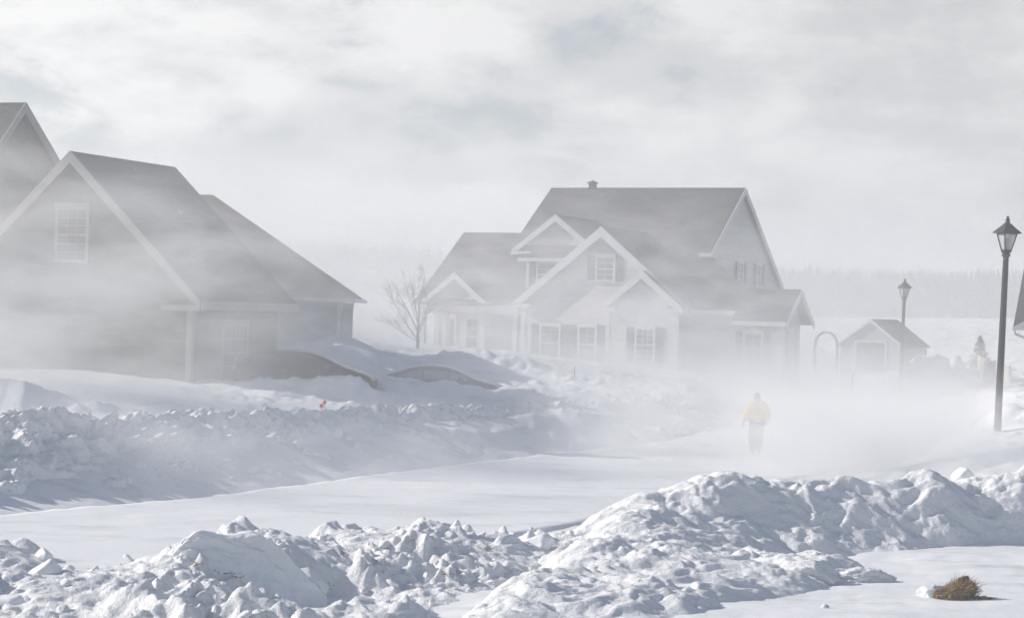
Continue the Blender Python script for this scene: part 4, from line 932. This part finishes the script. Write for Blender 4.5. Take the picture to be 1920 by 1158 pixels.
# ------------------------------------------------------------------ the walker
def skin_mesh(name, V, Ed, rad, m, parent, root=0, sub=2, matl=None):
    me = bpy.data.meshes.new(name); me.from_pydata([tuple(v) for v in V], Ed, [])
    o = bpy.data.objects.new(name, me); COL.objects.link(o)
    o.modifiers.new('skin', 'SKIN'); o.modifiers.new('sub', 'SUBSURF'); o.modifiers['sub'].levels = sub; o.modifiers['sub'].render_levels = sub
    if not me.skin_vertices:
        bm = bmesh.new(); bm.from_mesh(me); bm.verts.layers.skin.verify(); bm.to_mesh(me); bm.free()
    for i, r in enumerate(rad):
        s = me.skin_vertices[0].data[i]; s.radius = r if hasattr(r, '__len__') else (r, r); s.use_root = (i == root)
    dg = bpy.context.evaluated_depsgraph_get(); out = bpy.data.meshes.new_from_object(o.evaluated_get(dg))
    o.modifiers.clear(); o.data = out; out.name = name; out.materials.clear(); out.materials.append(m)
    out.polygons.foreach_set('use_smooth', [True] * len(out.polygons)); o.parent = parent
    return o
pp = at(1417, 850, 53); wx, wy = pp.x, pp.y
person = thing('person', 'person in yellow jacket, dark hat and trousers walking on the snowy road', 'person', (wx, wy, 0.03))
J = [(0, 0, .95), (0, .0, 1.1), (0, .02, 1.3), (0, .02, 1.45), (0, .03, 1.53), (0, .05, 1.61), (0, .055, 1.69), (0, .05, 1.755),            # 0-7 spine, head
     (-.17, .01, 1.42), (-.29, -.03, 1.17), (-.36, .02, .93), (-.375, .03, .86),                                                           # 8-11 one arm
     (.17, .01, 1.42), (.31, -.04, 1.18), (.27, .1, .98), (.25, .15, .92),                                                                # 12-15 other arm
     (-.095, 0, .9), (-.10, .1, .5), (-.075, .05, .12), (-.08, .2, .05),                                                                   # 16-19 leg
     (.095, 0, .9), (.085, .02, .5), (.05, -.14, .13), (.05, 0.0, .05)]
E_ = [(0, 1), (1, 2), (2, 3), (3, 4), (4, 5), (5, 6), (6, 7), (3, 8), (8, 9), (9, 10), (10, 11), (3, 12), (12, 13), (13, 14), (14, 15), (0, 16), (16, 17), (17, 18), (18, 19), (0, 20), (20, 21), (21, 22), (22, 23)]
Rd = [(.15, .11), (.14, .1), (.16, .11), (.1, .08), .055, (.075, .09), (.08, .1), (.05, .06), .065, .05, .035, .035, .065, .05, .035, .035, .085, .06, .045, .035, .085, .06, .045, .035]
skin_mesh('body', J, E_, Rd, M['skin'], person)
JV = [(0, 0, .86), (0, 0, 1.0), (0, .0, 1.15), (0, .02, 1.32), (0, .02, 1.44), (0, .03, 1.50), J[8], J[9], (-.352, .01, .96), J[12], J[13], (.272, .09, 1.0)]
skin_mesh('jacket', JV, [(0, 1), (1, 2), (2, 3), (3, 4), (4, 5), (4, 6), (6, 7), (7, 8), (4, 9), (9, 10), (10, 11)], [(.25, .19), (.26, .195), (.25, .19), (.24, .17), (.16, .13), (.11, .1), .12, .105, .075, .12, .105, .08], M['jacket'], person)
TV = [(0, 0, .92), J[16], J[17], (-.078, .055, .16), J[20], J[21], (.052, -.13, .17)]
skin_mesh('trousers', TV, [(0, 1), (1, 2), (2, 3), (0, 4), (4, 5), (5, 6)], [(.19, .15), .13, .11, .1, .13, .11, .1], M['trouser'], person)
for a, b in ((J[18], J[19]), (J[22], J[23])):
    a, b = Vector(a), Vector(b)
    skin_mesh('boot', [a + Vector((0, -.04, .08)), a + Vector((0, -.03, -.05)), b, b + Vector((0, .07, -.005))], [(0, 1), (1, 2), (2, 3)], [.065, .062, (.05, .045), (.042, .035)], M['trouser'], person)
skin_mesh('hat', [(0, .03, 1.53), (0, .035, 1.6), (0, .04, 1.68), (0, .045, 1.76)], [(0, 1), (1, 2), (2, 3)], [(.09, .095), (.1, .11), (.105, .12), (.06, .07)], M['hood'], person)
for w, el, sd in ((Vector(J[10]), Vector(J[9]), -1), (Vector(J[14]), Vector(J[13]), 1)):
    dn = (w - el).normalized(); side = Vector((sd, 0, 0)); side = (side - dn * side.dot(dn)).normalized(); fwd = dn.cross(side)
    V, Ed, Rr = [w - dn * .02, w + dn * .04, w + dn * .085], [(0, 1), (1, 2)], [.04, (.045, .03), (.045, .026)]
    for k, l in enumerate((.07, .08, .075, .06)):
        o = fwd * (k - 1.5) * .024; i = len(V)
        V += [w + dn * .1 + o, w + dn * (.1 + l * .5) + o - side * .008, w + dn * (.1 + l * .9) + o - side * .03]; Ed += [(2, i), (i, i + 1), (i + 1, i + 2)]; Rr += [.014, .013, .011]
    i = len(V); V += [w + dn * .05 + fwd * .045, w + dn * .09 + fwd * .065 - side * .01]; Ed += [(1, i), (i, i + 1)]; Rr += [.016, .013]
    skin_mesh('glove', V, Ed, Rr, M['hood'], person, sub=1)
# face, on the far side of the head
m = MB(); m.lathe([(0.004, .0), (.016, -.02), (.012, -.035), (.004, -.04)], 8, (0, .155, 1.665)); m.build('nose', M['skin'], person, True)
for s in (-1, 1): MB().lathe([(.003, -.008), (.011, 0), (.003, .008)], 8, (s * .032, .143, 1.675)).build('eye', M['tyre'], person, True)
MB().box(-.025, .025, .138, .15, 1.605, 1.613).build('mouth', M['skin'], person)

# ------------------------------------------------------------------ trees
bp_ = at(783, 662, 86); bz = tz(bp_.x, bp_.y)
tree = thing('bare_tree', 'small leafless tree with many thin upswept limbs beside the porch', 'tree', (bp_.x, bp_.y, bz))
rg = random.Random(21); br = MB()
def grow(p, d, L, r, lvl):
    n = 5; pts, q, dd = [p], p, d.copy()
    for i in range(n):
        dd = (dd + Vector((rg.gauss(0, .09), rg.gauss(0, .09), .07))).normalized(); q = q + dd * L / n; pts.append(q)
    br.tube(pts, [r * .78 * (1 - .72 * i / n) for i in range(n + 1)], 5 if lvl < 2 else 4, False)
    if lvl >= 3: return
    kids = (6, 4, 3)[lvl]
    for i in range(kids):
        t = rg.uniform(.22, .98); k = min(n - 1, int(t * n)); a = pts[k].lerp(pts[k + 1], t * n - k)
        ax = (pts[k + 1] - pts[k]).normalized(); side = Vector((rg.gauss(0, 1), rg.gauss(0, 1), rg.gauss(.1, .4))); side = (side - ax * side.dot(ax)).normalized()
        grow(a, (ax * .8 + side * rg.uniform(.4, .75)).normalized(), L * rg.uniform(.38, .6) * (1.1 - .35 * t), max(.009, r * (1 - .7 * t) * .55), lvl + 1)
MB().tube([(0, 0, -.6), (-.01, 0, .3), (-.02, .02, .75), (.0, .03, 1.2), (.02, .02, 1.75)], [.095, .08, .066, .052, .04], 8).build('trunk', M['bark'], tree, True)
for d, z, L, r in (((-.85, .1, .9), .35, 2.3, .045), ((-.6, -.3, 1), .7, 2.5, .05), ((-.25, .3, 1), 1.0, 2.2, .045), ((.0, -.1, 1), 1.6, 1.7, .042), ((.35, .3, 1), .8, 1.4, .036), ((.5, -.2, 1), .55, 1.3, .032), ((-1.2, -.2, .55), .3, 1.9, .03), ((-.5, .5, .9), 1.1, 1.8, .034)):
    grow(Vector((-.01, .01, z)), Vector(d).normalized(), L, r, 0)
br.build('crown', M['bark'], tree)

def conifer(mb, p, h, w, rg, tiers, spokes):
    for t in range(tiers):
        f = t / tiers; z = p[2] + h * (.08 + .86 * f); rad = w * (1 - f) ** .85 * rg.uniform(.75, 1.1) + .02 * w; dz = h / tiers * rg.uniform(1.1, 1.9); a0 = rg.random() * 6.28
        for s in range(spokes):
            a = a0 + 6.2832 * s / spokes + rg.gauss(0, .15); r = rad * rg.uniform(.55, 1.15); da = 3.1416 / spokes * .9; zz = z - dz * rg.uniform(.15, .5)
            mb.poly([(p[0], p[1], z + dz * .45), (p[0] + r * .6 * math.cos(a - da), p[1] + r * .6 * math.sin(a - da), zz + .1 * dz), (p[0] + r * math.cos(a), p[1] + r * math.sin(a), zz), (p[0] + r * .6 * math.cos(a + da), p[1] + r * .6 * math.sin(a + da), zz + .1 * dz)])
    mb.poly([(p[0] - .05 * w, p[1], p[2] + .88 * h), (p[0] + .05 * w, p[1], p[2] + .88 * h), (p[0], p[1], p[2] + h * .97)])

sp = at(1837, 692, 109); sz = tz(sp.x, sp.y); rg = random.Random(5)
spruce = thing('spruce_tree', 'little dark spruce standing alone at the end of the picket fence', 'tree', (sp.x, sp.y, sz))
m = MB()
for t in range(26):                                    # whorls of needle-clad branches
    f = t / 26; z = .12 + 1.95 * f; rad = .68 * (1 - f) ** .8 + .03
    for s in range(9):
        a = rg.random() * 6.28; r = rad * rg.uniform(.6, 1.15); tip = Vector((r * math.cos(a), r * math.sin(a), z + r * rg.uniform(-.05, .3))); p0 = Vector((0, 0, z + .05))
        for k in range(12):
            q = p0.lerp(tip, (k + 1) / 12); ln = .13 * (1 - .3 * f); dirn = Vector((rg.gauss(math.cos(a) * .7, .6), rg.gauss(math.sin(a) * .7, .6), rg.gauss(.1, .4))).normalized() * ln; sd = Vector((rg.gauss(0, 1), rg.gauss(0, 1), rg.gauss(0, .4))).normalized() * .03
            m.poly([q - sd, q + sd, q + dirn])
m.build('crown', M['needle'], spruce)
MB().tube([(0, 0, -.4), (0, 0, 1.2), (0, 0, 2.2)], [.055, .035, .008], 7).build('trunk', M['bark'], spruce, True)

rg = random.Random(9); m = MB()
for i in range(3600):
    u = rg.uniform(-.5, .5); Y = rg.uniform(390, 455) if u > .05 else rg.uniform(410, 480)
    x = u * Y; 
    if .10 < u < .13: pass
    h = rg.uniform(10.0, 11.6) * (1 if rg.random() < .97 else 1.1)
    if -.13 < u < .0: h *= 1.12
    conifer(m, (x, Y, tz(x, Y) - .5), h, h * rg.uniform(.24, .36), rg, 9, 7)
tag(m.build('treeline', M['farneedle']), kind='stuff')

# ------------------------------------------------------------------ air: haze and blowing snow
def vol(name, dens, aniso, shape=None, col=(0.97, 0.97, 0.972)):
    m = bpy.data.materials.new(name); t = nt(m); t.nodes.clear(); out = t.nodes.new('ShaderNodeOutputMaterial'); v = t.nodes.new('ShaderNodeVolumePrincipled')
    v.inputs['Color'].default_value = col + (1,); v.inputs['Density'].default_value = dens; v.inputs['Anisotropy'].default_value = aniso
    t.links.new(v.outputs[0], out.inputs['Volume'])
    if shape:
        seed, sc, lo, hi = shape
        tc = t.nodes.new('ShaderNodeTexCoord'); ln = t.nodes.new('ShaderNodeVectorMath'); ln.operation = 'LENGTH'; t.links.new(tc.outputs['Object'], ln.inputs[0])
        mr = t.nodes.new('ShaderNodeMapRange'); mr.interpolation_type = 'SMOOTHSTEP'; mr.inputs['From Min'].default_value = 1.0; mr.inputs['From Max'].default_value = 0.1; t.links.new(ln.outputs['Value'], mr.inputs['Value'])
        ge = t.nodes.new('ShaderNodeNewGeometry'); mp = t.nodes.new('ShaderNodeMapping'); mp.inputs['Scale'].default_value = sc; mp.inputs['Location'].default_value = (seed, seed * 1.7, 0); mp.inputs['Rotation'].default_value = (0, R(-14), 0); t.links.new(ge.outputs['Position'], mp.inputs[0])
        n = t.nodes.new('ShaderNodeTexNoise'); n.inputs['Scale'].default_value = 1; n.inputs['Detail'].default_value = 4; n.inputs['Roughness'].default_value = 0.62; n.inputs['Distortion'].default_value = 0.5; t.links.new(mp.outputs[0], n.inputs['Vector'])
        m2 = t.nodes.new('ShaderNodeMapRange'); m2.inputs['From Min'].default_value = lo; m2.inputs['From Max'].default_value = hi; m2.inputs['To Max'].default_value = dens; t.links.new(n.outputs['Fac'], m2.inputs['Value'])
        mu = t.nodes.new('ShaderNodeMath'); mu.operation = 'MULTIPLY'; t.links.new(mr.outputs[0], mu.inputs[0]); t.links.new(m2.outputs[0], mu.inputs[1]); t.links.new(mu.outputs[0], v.inputs['Density'])
    return m
HAZE, ANI = 0.0036, 0.15
hz = MB().box(-900, 900, -26, 1040, -2, 24).build('haze', vol('haze', HAZE, ANI, None, (0.84, 0.85, 0.87))); tag(hz, kind='stuff')
def plume(loc, rad, dens, seed, sc=(0.30, 0.40, 0.75), lo=0.38, hi=0.66, rz=0.0, rate=0.5):
    me = bpy.data.meshes.new('blowing_snow'); bm = bmesh.new(); bmesh.ops.create_icosphere(bm, subdivisions=4, radius=1.0); bm.to_mesh(me); bm.free()
    mm = vol('blown snow', dens, ANI, (seed, sc, lo, hi), (0.84, 0.85, 0.87) if loc[1] > 200 else (0.97, 0.97, 0.972)); mm.cycles.volume_step_rate = rate
    me.materials.append(mm); o = bpy.data.objects.new('blowing_snow', me); COL.objects.link(o); o.location = loc; o.scale = rad; o.rotation_euler = (0, 0, rz)
    return tag(o, kind='stuff')
PL = [((20, 240, 4), (260, 95, 20), 0.009, 29), ((-9, 51, 1.7), (9, 4.5, 1.5), 0.10, 37), ((-16, 49, 2.0), (13.5, 7.5, 8.0), 0.50, 3), ((-8, 65, 2.6), (7, 2.8, 2.8), 0.42, 41), ((-7.5, 55, 5.4), (8, 4, 4.4), 0.26, 43), ((-3.2, 62, 2.0), (9, 2.5, 2.0), 0.27, 47), ((-6, 38.5, 0.9), (9, 4, 1.7), 0.30, 53), ((3, 56, 1.2), (9, 5, 2.2), 0.30, 59), ((14, 66, 0.9), (9, 8, 2.4), 0.22, 61), ((1, 84, 1.5), (28, 10, 10.5), 0.22, 7), ((8, 48, 0.5), (8.5, 6.5, 3.0), 0.85, 11), ((13, 84, 0.5), (18, 14, 5.0), 0.16, 17)]
for l, r_, d_, s_ in PL: plume(l, r_, d_, s_)

rg = random.Random(77); m = MB()
for i in range(1400):
    Y = rg.uniform(26, 60); q = Vector((rg.uniform(-.3, .3) * Y, Y, rg.uniform(.3, 8.5))); s = rg.uniform(.004, .008) * (1 + .3 * rg.random())
    m.poly([q + Vector((-s, 0, -s)), q + Vector((s, .3 * s, -.6 * s)), q + Vector((.2 * s, -.5 * s, s))]); m.poly([q + Vector((-s, .5 * s, 0)), q + Vector((s, -s, .3 * s)), q + Vector((.2 * s, s, .4 * s))])
tag(m.build('snowflakes', M['drift']), kind='stuff')
# ------------------------------------------------------------------ light, sky, camera
SUN_EL, SUN_AZ = 27.0, -79.0            # azimuth from straight ahead, negative = left
sd = Vector((math.sin(R(SUN_AZ)) * math.cos(R(SUN_EL)), math.cos(R(SUN_AZ)) * math.cos(R(SUN_EL)), math.sin(R(SUN_EL))))
L = bpy.data.lights.new('sun', 'SUN'); L.energy = 5.0; L.angle = R(0.6); L.color = (1.0, 0.94, 0.86)
lo = bpy.data.objects.new('sun', L); COL.objects.link(lo); lo.rotation_euler = (-sd).to_track_quat('-Z', 'Y').to_euler(); lo.location = sd * 60
W = bpy.data.worlds.new('World'); SC.world = W; W.use_nodes = True; t = W.node_tree; bg = t.nodes['Background']; out = t.nodes['World Output']
sky = t.nodes.new('ShaderNodeTexSky'); sky.sky_type = 'NISHITA'; sky.sun_disc = False; sky.sun_elevation = R(SUN_EL); sky.sun_rotation = R(SUN_AZ)
t.links.new(sky.outputs[0], bg.inputs['Color']); bg.inputs['Strength'].default_value = 0.09
tc = t.nodes.new('ShaderNodeTexCoord'); sep = t.nodes.new('ShaderNodeSeparateXYZ'); t.links.new(tc.outputs['Generated'], sep.inputs[0])
def noise(sc, scale, det, loc=(0, 0, 0), rough=0.55, dist=0.0):
    mp = t.nodes.new('ShaderNodeMapping'); mp.inputs['Scale'].default_value = sc; mp.inputs['Location'].default_value = loc; t.links.new(tc.outputs['Generated'], mp.inputs[0])
    n = t.nodes.new('ShaderNodeTexNoise'); n.inputs['Scale'].default_value = scale; n.inputs['Detail'].default_value = det; n.inputs['Roughness'].default_value = rough; n.inputs['Distortion'].default_value = dist
    t.links.new(mp.outputs[0], n.inputs['Vector']); return n.outputs['Fac']
def ramp(v, stops):
    r = t.nodes.new('ShaderNodeValToRGB'); e = r.color_ramp.elements
    while len(e) < len(stops): e.new(0.5)
    for q, (p, c) in zip(e, stops): q.position = p; q.color = tuple(c) + (1,) if hasattr(c, '__len__') else (c, c, c, 1)
    t.links.new(v, r.inputs['Fac']); return r.outputs['Color']
def mathn(op, a, b):
    n = t.nodes.new('ShaderNodeMath'); n.operation = op
    for i, q in enumerate((a, b)):
        if hasattr(q, 'default_value'): t.links.new(q, n.inputs[i])
        else: n.inputs[i].default_value = q
    return n.outputs[0]
shape = noise((1, 1, 2.0), 11.5, 10, (0.9, 0.4, 0.2), 0.58, 0.15)
shade = noise((1, 1, 3.0), 6.5, 8, (2.3, 0.7, 0.35), 0.55)
def mapr(v, a, b):
    n = t.nodes.new('ShaderNodeMapRange'); n.interpolation_type = 'SMOOTHSTEP'; n.inputs['From Min'].default_value = a; n.inputs['From Max'].default_value = b; t.links.new(v, n.inputs['Value']); return n.outputs[0]
cover = ramp(mathn('SUBTRACT', shape, 0.0), [(0.34, 0.25), (0.46, 1.0)])
# the bank of cloud stands towards the sun; overhead and behind the viewer the sky is clear
cover = mathn('MULTIPLY', cover, mathn('MULTIPLY', mapr(sep.outputs['Z'], 0.42, 0.2), mapr(sep.outputs['Y'], -0.1, 0.6)))
ccol = ramp(mathn('ADD', mathn('MULTIPLY', shape, 0.6), mathn('MULTIPLY', shade, 0.5)), [(0.42, (0.58, 0.60, 0.62)), (0.53, (0.69, 0.70, 0.71)), (0.63, (0.90, 0.90, 0.89))])
bc = t.nodes.new('ShaderNodeBackground'); t.links.new(ccol, bc.inputs['Color']); t.links.new(mathn('MULTIPLY', mapr(sep.outputs['X'], 2.4, -2.0), 1.6), bc.inputs['Strength'])
mx = t.nodes.new('ShaderNodeMixShader'); t.links.new(cover, mx.inputs[0]); t.links.new(bg.outputs[0], mx.inputs[1]); t.links.new(bc.outputs[0], mx.inputs[2]); t.links.new(mx.outputs[0], out.inputs['Surface'])

cd = bpy.data.cameras.new('camera'); cam = bpy.data.objects.new('camera', cd); COL.objects.link(cam); SC.camera = cam
cd.sensor_width = 36.0; cd.lens = 36.0 * FOC / 1920.0; cd.clip_start = 0.5; cd.clip_end = 4000
cam.location = (0, 0, EYE); cam.rotation_mode = 'XYZ'
cam.matrix_world = Matrix.Translation((0, 0, EYE)) @ Matrix.Rotation(R(90), 4, 'X') @ Matrix.Rotation(ROLL, 4, 'Z')
cd.shift_y = (YH - 579.0) / 1920.0

vs = SC.view_settings; vs.view_transform = 'Standard'; vs.look = 'None'; vs.gamma = 1.0; vs.exposure = 0.14; vs.use_curve_mapping = False
SC.display_settings.display_device = 'sRGB'
cy = SC.cycles; cy.use_denoising = True; cy.denoiser = 'OPENIMAGEDENOISE'; cy.use_adaptive_sampling = True; cy.adaptive_threshold = 0.02
cy.max_bounces = 9; cy.diffuse_bounces = 3; cy.glossy_bounces = 2; cy.transmission_bounces = 4; cy.volume_bounces = 6; cy.volume_max_steps = 256; cy.transparent_max_bounces = 8
cy.sample_clamp_indirect = 6.0; cy.caustics_reflective = False; cy.caustics_refractive = False
